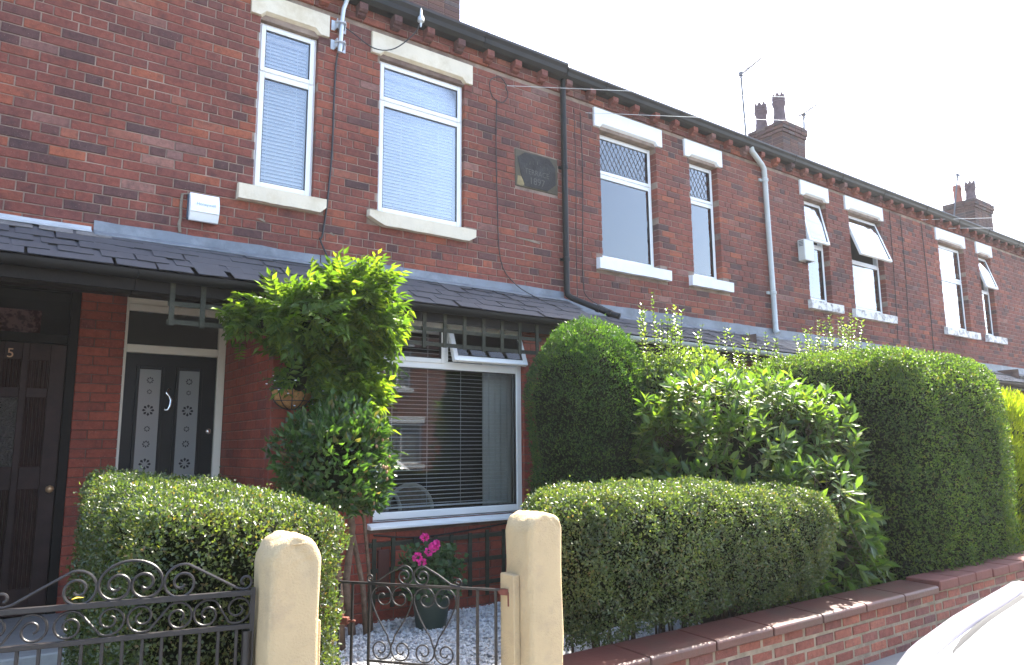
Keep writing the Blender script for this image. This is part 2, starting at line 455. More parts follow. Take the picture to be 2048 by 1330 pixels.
# ------------------------------------------------------------------ the ground
def struct(name, mb, mat, **k):
    o = mb.build(name, mat, **k); o["kind"] = "structure"; return o
struct("ground", MB().box(-150, 150, -150, 250, -0.6, -0.12), M["soil"])
struct("road", MB().box(-120, 120, -6.0, 1.45, -0.3, -0.105), M["asphalt"])
struct("kerb", MB().box(-120, 120, 1.452, 1.58, -0.3, 0.0), M["kerb_stone"], bevel=0.012)
pav = struct("pavement", MB().box(-120, 120, 1.582, 3.0, -0.3, -0.02), M["kerb_stone"])
fl = MB().box(-0.445, 0.445, -0.445, 0.445, -0.03, 0.0)
flm = bpy.data.meshes.new("paving_flag"); flm.from_pydata(fl.v, [], fl.f); flm.materials.append(M["paving"])
for i in range(16):
    for j in range(2):
        link("paving_flag", flm, None, pav, (-2.5 + i * 0.9 + 0.45 * j, 2.03 + j * 0.9 - pav.location.y, 0.004 * ((i * 7 + j * 3) % 3) / 3 - pav.location.z)).location.x -= pav.location.x
struct("far_pavement", MB().box(-120, 120, -8.0, -6.002, -0.3, 0.0), M["paving"])
struct("garden_ground", MB().box(-60, 60, 3.0, 7.05, -0.3, 0.10), M["soil"])

# ------------------------------------------------------------------ bricks
rng = random.Random(7)
_bm = {}
def brick_geo(w, h, d=0.11, c=0.004):
    a, b = w / 2, h / 2
    v = [(-a + c, 0, -b + c), (a - c, 0, -b + c), (a - c, 0, b - c), (-a + c, 0, b - c),
         (-a, c, -b), (a, c, -b), (a, c, b), (-a, c, b), (-a, d, -b), (a, d, -b), (a, d, b), (-a, d, b)]
    f = [(0, 1, 2, 3), (4, 5, 1, 0), (5, 6, 2, 1), (6, 7, 3, 2), (7, 4, 0, 3), (8, 9, 5, 4), (9, 10, 6, 5), (10, 11, 7, 6), (11, 8, 4, 7)]
    return v, f
def brick_mesh(w, h, d, mat):
    k = (round(w, 3), round(h, 3), d, mat.name)
    if k not in _bm:
        v, f = brick_geo(k[0], k[1], d)
        me = bpy.data.meshes.new("brick"); me.from_pydata(v, [], f); me.materials.append(mat); _bm[k] = me
    return _bm[k]

def lay(x0, x1, z0, z1, openings, rng, course=0.0775, st=0.2415, joint=0.009, hdr=6, phase=0, start=0):
    """English garden wall bond: returns (x centre, z centre, width, height)."""
    out = []
    n = int((z1 - z0) / course)
    for r in range(n):
        zc = z0 + (r + 0.5) * course
        h = course - joint
        L = st / 2 if (r + phase) % hdr == 0 else st
        x = x0 - (st / 4 if (r + phase) % hdr == 0 else (st / 2 if (r + start) % 2 else 0.0)) + rng.uniform(-0.008, 0.008)
        while x < x1:
            a, b = max(x, x0), min(x + L, x1)
            x += L
            segs = [(a, b)]
            for (ox0, ox1, oz0, oz1) in openings:
                if zc + h / 2 <= oz0 + 0.012 or zc - h / 2 >= oz1 - 0.012: continue
                ns = []
                for (p, q) in segs:
                    if q <= ox0 or p >= ox1: ns.append((p, q)); continue
                    if p < ox0: ns.append((p, ox0))
                    if q > ox1: ns.append((ox1, q))
                segs = ns
            for (p, q) in segs:
                jl = joint / 2 if p > x0 + 1e-6 else 0; 
                edge_l = any(abs(p - o[1]) < 1e-6 for o in openings); edge_r = any(abs(q - o[0]) < 1e-6 for o in openings)
                p2 = p + (0 if edge_l else joint / 2); q2 = q - (0 if edge_r else joint / 2)
                if q2 - p2 > 0.022:
                    out.append(((p2 + q2) / 2, zc, q2 - p2, h))
    return out

def in_frame(p, m=0):
    s = proj(p)
    return s is not None and -m <= s[0] <= 2048 + m and -m <= s[1] <= 1330 + m

def place_bricks(items, wall, mats, budget, d=0.11, jitter=True):
    """items: (pos, w, h, rotz). The ones that show largest become objects under the wall, the rest one mass."""
    sc = []
    for it in items:
        p, bw, bh, rz = it
        s = proj(p)
        vis = s is not None and 0 <= s[0] <= 2048 and 0 <= s[1] <= 1330
        if rz: vis = vis and False
        sc.append((bw * bh / (s[2] ** 2) if vis else 0, it))
    sc.sort(key=lambda t: -t[0])
    off = OFF[wall.name]
    mass = MB()
    for k, (s, (p, bw, bh, rz)) in enumerate(sc):
        dy = rng.uniform(-0.0022, 0.0022)
        p = Vector(p) + (Vector((0, dy, 0)) if not rz else Vector((dy, 0, 0)))
        if s > 0 and k < budget:
            o = link("brick", brick_mesh(round(bw / 0.004) * 0.004, bh, d, mats[0]), None, wall, p - off)
            o.rotation_euler = (rng.uniform(-0.012, 0.012), rng.uniform(-0.005, 0.005), rz + rng.uniform(-0.007, 0.007))
        else:
            v, f = brick_geo(bw, bh, d)
            c_, s_ = math.cos(rz), math.sin(rz)
            mass.add([(p.x + c_ * a - s_ * b, p.y + s_ * a + c_ * b, p.z + cc) for a, b, cc in v], f)
    if mass.v:
        o = mass.build("brick_mass", mats[1], wall); o["kind"] = "stuff"

def sheet_with_holes(mb, x0, x1, z0, z1, Y, holes, depth, ex=0.004):
    hs = [(a - ex, b + ex, c - ex, d + ex) for a, b, c, d in holes]
    xs = sorted({x0, x1, *[v for h in hs for v in h[:2] if x0 < v < x1]})
    zs = sorted({z0, z1, *[v for h in hs for v in h[2:] if z0 < v < z1]})
    for i in range(len(xs) - 1):
        for j in range(len(zs) - 1):
            mx, mz = (xs[i] + xs[i + 1]) / 2, (zs[j] + zs[j + 1]) / 2
            if any(h[0] < mx < h[1] and h[2] < mz < h[3] for h in hs): continue
            mb.quad((xs[i], Y, zs[j]), (xs[i + 1], Y, zs[j]), (xs[i + 1], Y, zs[j + 1]), (xs[i], Y, zs[j + 1]))
            mb.quad((xs[i], Y + depth, zs[j]), (xs[i], Y + depth, zs[j + 1]), (xs[i + 1], Y + depth, zs[j + 1]), (xs[i + 1], Y + depth, zs[j]))
    for a, b, c, d in hs:
        mb.quad((a, Y, c), (a, Y, d), (a, Y + depth, d), (a, Y + depth, c))
        mb.quad((b, Y, c), (b, Y + depth, c), (b, Y + depth, d), (b, Y, d))
        mb.quad((a, Y, c), (a, Y + depth, c), (b, Y + depth, c), (b, Y, c))
        mb.quad((a, Y, d), (b, Y, d), (b, Y + depth, d), (a, Y + depth, d))

# ------------------------------------------------------------------ window parts
def frame_mb(x0, x1, z0, z1, y, wd=0.055, dp=0.06):
    m = MB()
    m.box(x0, x0 + wd, y, y + dp, z0, z1); m.box(x1 - wd, x1, y, y + dp, z0, z1)
    m.box(x0 + wd + .0005, x1 - wd - .0005, y + .0008, y + dp - .001, z0, z0 + wd); m.box(x0 + wd + .0005, x1 - wd - .0005, y + .0008, y + dp - .001, z1 - wd, z1)
    return m

def sash(win, x0, x1, z0, z1, y, fw=0.042, ang=0.0, glass="glass_upper", leaded=False, mat="upvc"):
    """A light in its own frame, hung from its top edge and swung out by ang degrees."""
    off = OFF[win.name]
    o = bpy.data.objects.new("sash", None)
    m = frame_mb(x0, x1, z0 - z1, 0, 0, fw, 0.045)
    m.v = [(a, b, c) for a, b, c in m.v]
    me = bpy.data.meshes.new("sash"); me.from_pydata([(a - off.x, b, c) for a, b, c in m.v], [], m.f)
    bm = bmesh.new(); bm.from_mesh(me); bmesh.ops.bevel(bm, geom=list(bm.edges), offset=0.005, segments=1, affect='EDGES'); bm.to_mesh(me); bm.free()
    s = link("sash", me, M[mat], win, (0, y - off.y, z1 - off.z), (R_(-ang), 0, 0))
    def sub(name, mb, mt):
        me = bpy.data.meshes.new(name); me.from_pydata([(a - off.x, b, c) for a, b, c in mb.v], [], mb.f)
        c = link(name, me, M[mt], win, (0, y - off.y, z1 - off.z), (R_(-ang), 0, 0)); return c
    h = z0 - z1
    sub("gasket", frame_mb(x0 + fw - .001, x1 - fw + .001, h + fw - .001, -fw + .001, 0.006, 0.007, 0.03), "gasket")
    sub("pane", MB().box(x0 + fw, x1 - fw, 0.014, 0.020, h + fw, -fw), glass)
    if leaded:
        mb = MB(); a0, a1, c0, c1 = x0 + fw, x1 - fw, h + fw, -fw
        dx, dz = 0.075, 0.125; t = 0.0035
        n = int((a1 - a0) / dx) + 6
        for sgn in (1, -1):
            for i in range(-6, n):
                # line x = a0 + i*dx + sgn*(z-c0)*dx/dz clipped to the pane
                pts = []
                for zz in (c0, c1):
                    pts.append((a0 + i * dx + (sgn * (zz - c0) * dx / dz if sgn > 0 else (c1 - zz) * dx / dz - (c1 - c0) * dx / dz), zz))
                (p0, q0), (p1, q1) = pts
                if sgn < 0: p0, p1 = a0 + i * dx, a0 + i * dx - (c1 - c0) * dx / dz; q0, q1 = c0, c1
                # clip in x
                def at(x): return q0 + (x - p0) / (p1 - p0) * (q1 - q0)
                lo, hi = min(p0, p1), max(p0, p1)
                if hi <= a0 or lo >= a1: continue
                u0, u1 = max(lo, a0), min(hi, a1)
                z_0, z_1 = at(u0), at(u1)
                mb.prism([(0, -t), (0, t), (1, t), (1, -t)], (u0, 0.0105, z_0), (u1 - u0, 0, z_1 - z_0), (0, 0, 1.6), (0, 0.003, 0))
        sub("leading", mb, "gasket")
    return s

def lintel(house, x0, x1, z0, z1, mat, Y=6.1, proud=0.028):
    y0 = Y - proud; y1 = Y + 0.1
    s0, s1 = x0 + 0.11, x1 - 0.11; c = 0.05
    m = MB()
    rows = [(x0, 0), (s0 - 0.03, 0), (s0 + 0.02, c), (s1 - 0.02, c), (s1 + 0.03, 0), (x1, 0)]
    vs = []
    for x, ch in rows:
        vs += [(x, y0, z1), (x, y0, z0 + ch), (x, y0 + ch * 1.5, z0), (x, y1, z0), (x, y1, z1)]
    fs = []
    for i in range(len(rows) - 1):
        for k in range(5):
            a = i * 5 + k; b = i * 5 + (k + 1) % 5
            fs.append((a, b, b + 5, a + 5))
    fs += [(0, 4, 3, 2, 1), tuple((len(rows) - 1) * 5 + k for k in range(5))]
    m.add(vs, fs)
    m.build("lintel", M[mat], house, fix=True)

def sill(house, x0, x1, z0, z1, mat, Y=6.1, proud=0.065, chip=0):
    m = MB(); n = 14; r = random.Random(int(x0 * 100))
    rows = []
    for i in range(n + 1):
        x = x0 + (x1 - x0) * i / n
        j = lambda s: r.uniform(-s, s)
        cz = z0 + (j(0.003))
        if chip and i == n: cz += 0.05
        if chip == 2 and i <= 1: cz = z0 + 0.07 - 0.04 * i
        rows.append([(x, Y - proud + j(.002), z1 - 0.012), (x, Y - proud + 0.004, cz), (x, Y + 0.1, cz), (x, Y + 0.1, z1), (x, Y + 0.02, z1)])
    vs = [v for rw in rows for v in rw]; fs = []
    for i in range(n):
        for k in range(5):
            a = i * 5 + k; b = i * 5 + (k + 1) % 5
            fs.append((a, b, b + 5, a + 5))
    fs += [(0, 4, 3, 2, 1), tuple(n * 5 + k for k in range(5))]
    m.add(vs, fs)
    m.build("sill", M[mat], house, fix=True)

def window(house, op, Y, rec, zt, bottom_glass="glass_upper", top_ang=0.0, leaded=False, glass="glass_upper"):
    x0, x1, z0, z1 = op
    y = Y + rec
    m = frame_mb(x0, x1, z0, z1, y, 0.05, 0.065)
    m.box(x0 + .0505, x1 - .0505, y + 0.001, y + 0.064, zt - 0.025, zt + 0.025)
    o = m.build("window", M["upvc"], house, bevel=0.004)
    sash(o, x0 + 0.02, x1 - 0.02, zt + 0.006, z1 - 0.018, y - 0.014, ang=top_ang, leaded=leaded, glass=glass)
    sash(o, x0 + 0.02, x1 - 0.02, z0 + 0.022, zt - 0.006, y - 0.014, fw=0.046, glass=bottom_glass)
    return o

def gutter_profile(y0, z0, w, h):
    return [(y0 + w, z0 + h), (y0, z0 + h), (y0 - 0.004, z0 + h * 0.8), (y0 + w * 0.10, z0 + h * 0.55), (y0 + w * 0.16, z0 + h * 0.25), (y0 + w * 0.4, z0), (y0 + w, z0)]

def half_round(y, z, r, n=10):
    o = [(y + r * math.cos(a), z + r * math.sin(a)) for a in [math.pi + math.pi * i / n for i in range(n + 1)]]
    i_ = [(y + (r - .006) * math.cos(a), z + (r - .006) * math.sin(a)) for a in [2 * math.pi - math.pi * i / n for i in range(n + 1)]]
    return o + i_

_slm = {}
def slate_mesh(k):
    if k not in _slm:
        r = random.Random(k); wd, ln, th = 0.25 - 0.02 * (k % 3), 0.32, 0.0045
        a = wd / 2 - 0.002
        lo = [(-a, 0 + r.uniform(0, .012)), (-a * 0.4, r.uniform(-.004, .006)), (a * 0.3, r.uniform(-.004, .006)), (a - r.choice([0, 0, 0, .012]), r.uniform(-.002, .008)), (a, r.choice([0.004, 0.008, .014])), (a, ln), (-a, ln)]
        m = MB().prism(lo, (0, 0, 0), (1, 0, 0), (0, 1, 0), (0, 0, th))
        me = bpy.data.meshes.new("slate"); me.from_pydata(m.v, [], m.f); me.materials.append(M["slate_single"]); _slm[k] = me
    return _slm[k]

def slates(roof, x0, x1, top, bot, rows, budget, r):
    """top/bot: (y, z) of the roof line."""
    off = OFF[roof.name]
    sl = Vector((0, top[0] - bot[0], top[1] - bot[1])); L = sl.length; sl.normalize()
    pitch = math.atan2(sl.z, sl.y)
    mass = MB(); items = []
    for i in range(rows):
        x = x0 + (0.12 if i % 2 else 0.0)
        while x < x1 + 0.05:
            d = i * L / rows
            p = Vector((x, bot[0], bot[1])) + sl * d + Vector((0, 0, 0.010 + r.uniform(0, 0.008)))
            items.append((p, r.randrange(9), r.uniform(-0.03, 0.03) if r.random() > 0.12 else r.uniform(-0.09, 0.09), r.uniform(-.03, .035)))
            x += 0.243 + r.uniform(-0.012, 0.016)
    sc = sorted(items, key=lambda t: (t[0] - CAM).length)
    for k, (p, kk, rz, tl) in enumerate(sc):
        s = proj(p)
        M4 = Matrix.Translation(p) @ Matrix.Rotation(pitch - 0.045 + tl, 4, 'X') @ Matrix.Rotation(rz, 4, 'Z')
        if k < budget and s is not None and -60 < s[0] < 2080:
            o = link("slate", slate_mesh(kk), None, roof)
            o.matrix_local = Matrix.Translation(-off) @ M4
        else:
            me = slate_mesh(kk)
            mass.add([M4 @ v.co for v in me.vertices], [tuple(pp.vertices) for pp in me.polygons])
    if mass.v:
        o = mass.build("slate_mass", M["slate_mass"], roof); o["kind"] = "stuff"

# ------------------------------------------------------------------ the terrace
WY = 6.1        # upper wall face
BY = 5.65       # bay front
DY = 7.0        # door recess
CORB0, CORBS = 2.66, 0.3645

HOUSES = [
    dict(k='a', x0=-3.1, x1=0.815, doors='right', wins=[dict(l=(-0.73, 0.0), op=(-0.62, -0.12)), dict(l=(-2.35, -1.2), op=(-2.24, -1.28))], cream=True, roof=(3.19, 3.09, 2.75),
         label="brick terraced house with the dark brown door numbered 5", budget=230),
    dict(k='b', x0=0.815, x1=5.15, doors='left', wins=[], cream=True, roof=(3.19, 3.09, 2.75),
         label="brick terraced house with cream lintels, date stone and wisteria at its bay", budget=300),
    dict(k='c', x0=5.15, x1=9.0, doors='right', wins=[], cream=False, roof=(3.11, 2.975, 2.68),
         label="brick terraced house with diamond leaded windows under white lintels", budget=300),
    dict(k='d', x0=9.0, x1=13.1, doors='left', wins=[], cream=False, roof=(3.11, 2.975, 2.68),
         label="brick terraced house with two top windows hanging open beside a grey alarm box", budget=260),
    dict(k='e', x0=13.1, x1=17.2, doors='right', wins=[], cream=False, roof=(3.03, 2.90, 2.62),
         label="brick terraced house behind the yellow conifer, with flaking white sills", budget=90),
    dict(k='f', x0=17.2, x1=25.4, doors='left', wins=[], cream=False, roof=(3.03, 2.90, 2.62),
         label="last stretch of brick terrace at the far end of the row", budget=0),
]
# upper windows: house, lintel x0..x1, opening, sill x0..x1, style
UP = {
 'b': [dict(l=(1.655, 2.365), op=(1.745, 2.275, 3.70, 5.235), s=(1.615, 2.375), rec=0.05, zt=4.775),
       dict(l=(2.795, 3.945), op=(2.895, 3.86, 3.69, 5.24), s=(2.79, 3.965), rec=0.05, zt=4.83)],
 'c': [dict(l=(5.668, 6.832), op=(5.77, 6.735, 3.66, 5.25), s=(5.665, 6.872), rec=0.10, zt=4.735, leaded=True),
       dict(l=(7.267, 8.032), op=(7.375, 7.95, 3.66, 5.25), s=(7.262, 8.092), rec=0.10, zt=4.735, leaded=True)],
 'd': [dict(l=(9.895, 10.66), op=(10.0, 10.6, 3.64, 5.25), s=(9.92, 10.8), rec=0.10, zt=4.55, ang=11),
       dict(l=(11.147, 12.333), op=(11.26, 12.28, 3.63, 5.25), s=(11.135, 12.448), rec=0.10, zt=4.47, ang=19)],
 'e': [dict(l=(14.26, 15.462), op=(14.37, 15.43, 3.61, 5.25), s=(14.27, 15.655), rec=0.10, zt=4.6),
       dict(l=(15.97, 16.697), op=(16.08, 16.66, 3.61, 5.25), s=(16.0, 16.885), rec=0.10, zt=4.55, ang=16)],
 'f': [dict(l=(18.75, 19.5), op=(18.85, 19.42, 3.61, 5.25), s=(18.72, 19.6), rec=0.10, zt=4.6),
       dict(l=(20.6, 21.8), op=(20.7, 21.72, 3.61, 5.25), s=(20.6, 21.9), rec=0.10, zt=4.6)],
 'a': [dict(l=(-0.93, -0.22), op=(-0.84, -0.31, 3.70, 5.235), s=(-0.95, -0.2), rec=0.05, zt=4.775),
       dict(l=(-2.5, -1.35), op=(-2.4, -1.44, 3.69, 5.24), s=(-2.5, -1.34), rec=0.05, zt=4.83)],
}
ROOT = {}
ALLH = []
for H in HOUSES:
    for w_ in UP[H['k']]:
        o = w_['op']; cr = H['cream']
        ALLH += [o, (w_['l'][0], w_['l'][1], 5.262 if cr else 5.27, 5.475 if cr else 5.50), (w_['s'][0], w_['s'][1], o[2] - 0.14, o[2])]
ALLH.append((4.505, 5.105, 4.285, 4.71))
LAID = lay(-3.1, 25.4, 3.015, 5.53, ALLH, rng, phase=2)
LAID_TOP = lay(-3.1, 25.4, 5.534, 5.72, [], rng, phase=1, course=0.0735)
for H in HOUSES:
    k, x0, x1 = H['k'], H['x0'], H['x1']
    root = empty("terraced_house", ((x0 + x1) / 2, WY, 0.0), H['label'], "house", "row of terraced houses")
    ROOT[k] = root
    lz, lb, ez = H['roof']
    cream = H['cream']
    stone = "cream_stone" if cream else "white_stone_paint"
    ops = [w_['op'] for w_ in UP[k]]
    holes = []
    for w_ in UP[k]:
        o = w_['op']; holes.append(o)
        holes.append((w_['l'][0], w_['l'][1], 5.262 if cream else 5.27, 5.475 if cream else 5.50))
        holes.append((w_['s'][0], w_['s'][1], o[2] - 0.14, o[2]))
    if k == 'b': holes.append((4.505, 5.105, 4.285, 4.71))
    # mortar body of the upper wall
    mb = MB()
    sheet_with_holes(mb, x0, x1, 2.9, 5.75, WY + 0.006, [o for o in ops], 0.13)
    mb.box(x0, x1, WY - 0.014, WY + 0.003, 5.548, 5.75)
    wall = mb.build("wall", M["mortar"], root)
    items = []
    items += [((bx, WY, bz), bw, bh, 0.0) for bx, bz, bw, bh in LAID if x0 <= bx < x1]
    items += [((bx, WY - 0.022, bz), bw, bh, 0.0) for bx, bz, bw, bh in LAID_TOP if x0 <= bx < x1]
    upper_items = items
    # corbels under the gutter
    cm = None
    n0 = math.ceil((x0 - CORB0) / CORBS); n1 = math.floor((x1 - CORB0) / CORBS)
    for i in range(n0, n1 + 1):
        cx = CORB0 + i * CORBS
        if cx > x1 - 0.03: continue
        if cm is None:
            pr = [(0, 0.115), (-0.10, 0.115), (-0.10, 0.055), (-0.085, 0.035), (-0.06, 0.03), (-0.055, 0.008), (-0.035, 0.0), (0, 0.0)]
            m = MB().extrude_x(pr, -0.042, 0.042)
            cm = bpy.data.meshes.get("corbel")
            if cm is None:
                cm = bpy.data.meshes.new("corbel"); cm.from_pydata(m.v, [], m.f); cm.materials.append(M["brick_single"])
        link("corbel", cm, None, root, Vector((cx, WY - 0.022, 5.555)) - OFF[root.name])
    # gutter along the eaves
    gz = 5.672 if k in 'ab' else 5.655
    gh = 0.15 if k in 'ab' else 0.125
    m = MB().extrude_x(gutter_profile(WY - 0.175, gz, 0.15, gh), x0 + 0.001, x1 - 0.001)
    g = m.build("gutter", M["gutter_black"], root)
    for i in range(int((x1 - x0) / 1.3)):
        xx = x0 + 0.6 + i * 1.3
        m = MB().extrude_x([(a - 0.004, b - 0.004) for a, b in gutter_profile(WY - 0.176, gz, 0.15, gh + 0.002)], xx, xx + 0.035)
        m.build("gutter_bracket", M["gutter_black"], g)
    # main roof, body and rooms behind the wall
    rf = MB().prism([(WY - 0.13, gz + gh - 0.005), (9.2, gz + gh + 1.62), (9.2, gz + gh + 1.60), (WY - 0.13, gz + gh - 0.03)], (x0, 0, 0), (0, 1, 0), (0, 0, 1), (x1 - x0, 0, 0))
    rf.prism([(12.4, gz + gh - 0.005), (9.2, gz + gh + 1.62), (9.2, gz + gh + 1.60), (12.4, gz + gh - 0.03)], (x0, 0, 0), (0, 1, 0), (0, 0, 1), (x1 - x0, 0, 0))
    rf.build("roof", M["slate_mass"], root)
    bd = MB().box(x0, x1, 10.2, 10.4, 0.1, 5.7)
    bd.box(x0, x0 + 0.05, WY + 0.137, 10.2, 2.95, 5.7).box(x1 - 0.05, x1, WY + 0.137, 10.2, 2.95, 5.7)
    bd.box(x0 + .051, x1 - .051, WY + 0.137, 10.19, 2.86, 2.95).box(x0 + .051, x1 - .051, WY + 0.137, 10.19, 5.62, 5.7)
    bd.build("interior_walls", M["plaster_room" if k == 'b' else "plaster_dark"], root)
    # lintels, sills, windows
    for w_ in UP[k]:
        o = w_['op']
        lintel(root, w_['l'][0], w_['l'][1], 5.262 if cream else 5.27, 5.475 if cream else 5.50, stone)
        sill(root, w_['s'][0], w_['s'][1], o[2] - 0.138, o[2], {'c': "white_stone_paint", 'a': "cream_stone", 'b': "cream_stone"}.get(k, "flaking_paint"), chip=2 if (k == 'b' and w_['l'][0] > 2.5) else 1 if k == 'b' else 0)
        window(root, o, WY, w_['rec'], w_['zt'], top_ang=w_.get('ang', 0), leaded=w_.get('leaded', False))
    # ---------------- ground floor: bay front, porch recess, pent roof
    if H['doors'] == 'left': px0, px1, bx0, bx1 = x0, x0 + 1.015, x0 + 1.015, x1
    else: px0, px1, bx0, bx1 = x1 - 1.015, x1, x0, x1 - 1.015
    gw = {'b': (2.70, 4.25), 'a': (-1.98, -0.43 - 0.0), 'c': (6.0, 7.5), 'd': (10.9, 12.4), 'e': (13.7, 15.2), 'f': (19.5, 21.0)}[k]
    if k == 'a': gw = (-2.3, -0.75)
    gop = (gw[0], gw[1], 0.905, 2.625)
    mb = MB()
    sheet_with_holes(mb, bx0, bx1, 0.05, 2.70, BY + 0.006, [gop], 0.13)
    sx = bx0 if H['doors'] == 'left' else bx1
    sg = 1 if H['doors'] == 'left' else -1
    mb.quad((sx + sg * 0.006, BY + 0.006, 0.05), (sx + sg * 0.006, DY + 0.1, 0.05), (sx + sg * 0.006, DY + 0.1, 2.9), (sx + sg * 0.006, BY + 0.006, 2.9))
    bay = mb.build("bay_wall", M["dark_mortar"], root)
    items = []
    for (bx, bz, bw, bh) in lay(bx0, bx1, 0.05, 2.66, [gop, (gw[0] - 0.05, gw[1] + 0.02, 0.835, 0.905)], rng, course=0.0765, st=0.2385, joint=0.007, hdr=99, phase=5):
        items.append(((bx, BY, bz), bw, bh, 0.0))
    for (by, bz, bw, bh) in lay(BY + 0.115, DY, 0.05, 2.66, [], rng, course=0.0765, st=0.2385, joint=0.007, hdr=99, phase=5, start=1):
        items.append(((sx, by, bz), bw, bh, -sg * math.pi / 2))
    vis = []
    if k == 'b':
        vis = [it for it in items if it[3] == 0.0 and ((2.55 < it[0][0] < 4.2 and 0.12 < it[0][2] < 0.86) or (it[0][0] < 2.0 and 1.2 < it[0][2] < 2.5) or (it[0][0] > 4.24 and it[0][2] > 1.2 and it[0][0] < 4.5))]
        rest = [it for it in items if it not in vis]
        place_bricks(vis, bay, (M["pressed_brick_single"], M["pressed_brick_mass"]), 110)
        m = MB()
        for (p, bw, bh, rz) in rest:
            v, f = brick_geo(bw, bh, 0.11); c_, s_ = math.cos(rz), math.sin(rz)
            m.add([(p[0] + c_ * a - s_ * b, p[1] + s_ * a + c_ * b, p[2] + cc) for a, b, cc in v], f)
        m.build("brick_mass", M["pressed_brick_mass"], bay)["kind"] = "stuff"
        place_bricks(upper_items, wall, (M["brick_single"], M["brick_mass"]), 300 - min(110, len(vis)))
    else:
        place_bricks(items, bay, (M["pressed_brick_single"], M["pressed_brick_mass"]), 0)
        place_bricks(upper_items, wall, (M["brick_single"], M["brick_mass"]), H['budget'])
    # pent roof
    roofm = MB().prism([(WY + 0.0, lb - 0.03), (BY - 0.17, ez - 0.03), (BY - 0.17, ez - 0.055), (WY + 0.0, lb - 0.055)], (x0 + .001, 0, 0), (0, 1, 0), (0, 0, 1), (x1 - x0 - .002, 0, 0))
    roof = roofm.build("pent_roof", M["dark_timber"], root)
    slates(roof, x0, x1 - 0.1, (WY - 0.02, lb), (BY - 0.2, ez - 0.03), 5, {'a': 40, 'b': 110, 'c': 70}.get(k, 0), random.Random(ord(k)))
    # lead flashing with its upstand
    segs = [(x0, x1)] if k not in 'ab' else ([(x0, 0.58)] if k == 'a' else [(0.60, 2.35), (2.36, x1)])
    if k == 'a': segs = [(-3.1, 0.585)]
    if k == 'c': segs = [(x0, 6.9), (6.905, 8.0), (8.005, x1)]
    for (a, b) in segs:
        wl = (k == 'a')
        n = 10; m = MB(); r = random.Random(int(a * 77))
        up = []
        for i in range(n + 1):
            xx = a + (b - a) * i / n; e = r.uniform(-0.006, 0.006)
            zt_ = lz - (0.045 if wl else 0.0); lw = 0.04 if wl else 0.075
            up.append([(xx, WY - 0.012, zt_ + e), (xx, WY - 0.016 + e * .3, lb + 0.028), (xx, WY - 0.02 - lw + e, lb + 0.028 - (0.02 + lw) * 0.56 + 0.012), (xx, WY - 0.02 - lw + e, lb + 0.022 - (0.02 + lw) * 0.56 + 0.008), (xx, WY - 0.004, lb + 0.01), (xx, WY - 0.004, zt_ + e)])
        vs = [v for q in up for v in q]; fs = []
        for i in range(n):
            for q in range(6):
                fs.append((i * 6 + q, i * 6 + (q + 1) % 6, (i + 1) * 6 + (q + 1) % 6, (i + 1) * 6 + q))
        fs += [tuple(range(6)), tuple(n * 6 + q for q in range(5, -1, -1))]
        m.add(vs, fs).build("flashing", M["white_lead" if wl else "lead"], root, fix=True)
    # eaves of the pent roof: fascia, soffit, gutter
    gm = "gutter_black" if k in 'ab' else "gutter_grey" if k == 'c' else "gutter_black"
    MB().box(x0 + .002, x1 - .002, BY - 0.155, BY - 0.13, ez - 0.17, ez - 0.062).build("fascia", M["dark_timber"], root)
    MB().box(x0 + .002, x1 - .002, BY - 0.128, BY + 0.02, ez - 0.10, ez - 0.075).build("soffit", M["dark_timber"], root)
    MB().extrude_x(half_round(BY - 0.215, ez - 0.045, 0.056), x0 + .002, x1 - .002).build("gutter", M[gm], root, smooth=True)
    MB().box(px0 + .003, px1 - .003, WY + 0.0, DY + 0.35, 2.90, 2.95).build("porch_ceiling", M["cream_paint"], root)
    MB().box(px0 + .003, px1 - .003, BY + 0.0, BY + 0.12, 2.58, 2.765).build("porch_beam", M["dark_timber"], root)
    struct_m = MB().box(px0 + .003, px1 - .003, BY + 0.02, DY + 0.02, 0.1, 0.24).build("doorstep", M["kerb_stone"], root, bevel=0.01)
    # ground-floor window
    gx0, gx1 = gw
    y = BY + 0.035
    m = frame_mb(gx0, gx1, 0.91, 2.622, y, 0.06, 0.07)
    m.box(gx0 + .061, gx1 - .061, y + .001, y + .069, 2.195, 2.265)
    xm = gx0 + (gx1 - gx0) * 0.452
    m.box(xm - 0.03, xm + 0.03, y + .0015, y + .068, 2.266, 2.56)
    win = m.build("window", M["upvc"], root, bevel=0.005)
    sash(win, gx0 + 0.02, xm - 0.008, 2.245, 2.606, y - 0.014, glass="glass")
    sash(win, xm + 0.008, gx1 - 0.02, 2.245, 2.606, y - 0.016, fw=0.05, ang=21 if k == 'b' else 0, glass="glass")
    MB().box(gx0 + .06, gx1 - .06, y + .03, y + .036, 0.97, 2.195).build("pane", M["glass"], win)
    frame_mb(gx0 + .059, gx1 - .059, 0.969, 2.196, y + .012, 0.008, 0.03).build("gasket", M["gasket"], win)
    MB().prism([(BY - 0.07, 0.845), (BY - 0.07, 0.868), (BY + 0.05, 0.905), (BY + 0.05, 0.845)], (gx0 - 0.05, 0, 0), (0, 1, 0), (0, 0, 1), (gx1 - gx0 + 0.06, 0, 0)).build("sill", M["upvc"], root, bevel=0.004)
    # room behind the bay
    rm = MB().box(bx0 + .06, bx1 - .06, 9.9, 9.95, 0.2, 2.8).box(bx0 + .06, bx1 - .06, BY + .14, 9.9, 0.15, 0.2).box(bx0 + .06, bx1 - .06, BY + .14, 9.9, 2.75, 2.8)
    rm.box(bx0 + .02, bx0 + .06, BY + .14, 9.95, 0.15, 2.8).box(bx1 - .06, bx1 - .02, BY + .14, 9.95, 0.15, 2.8)
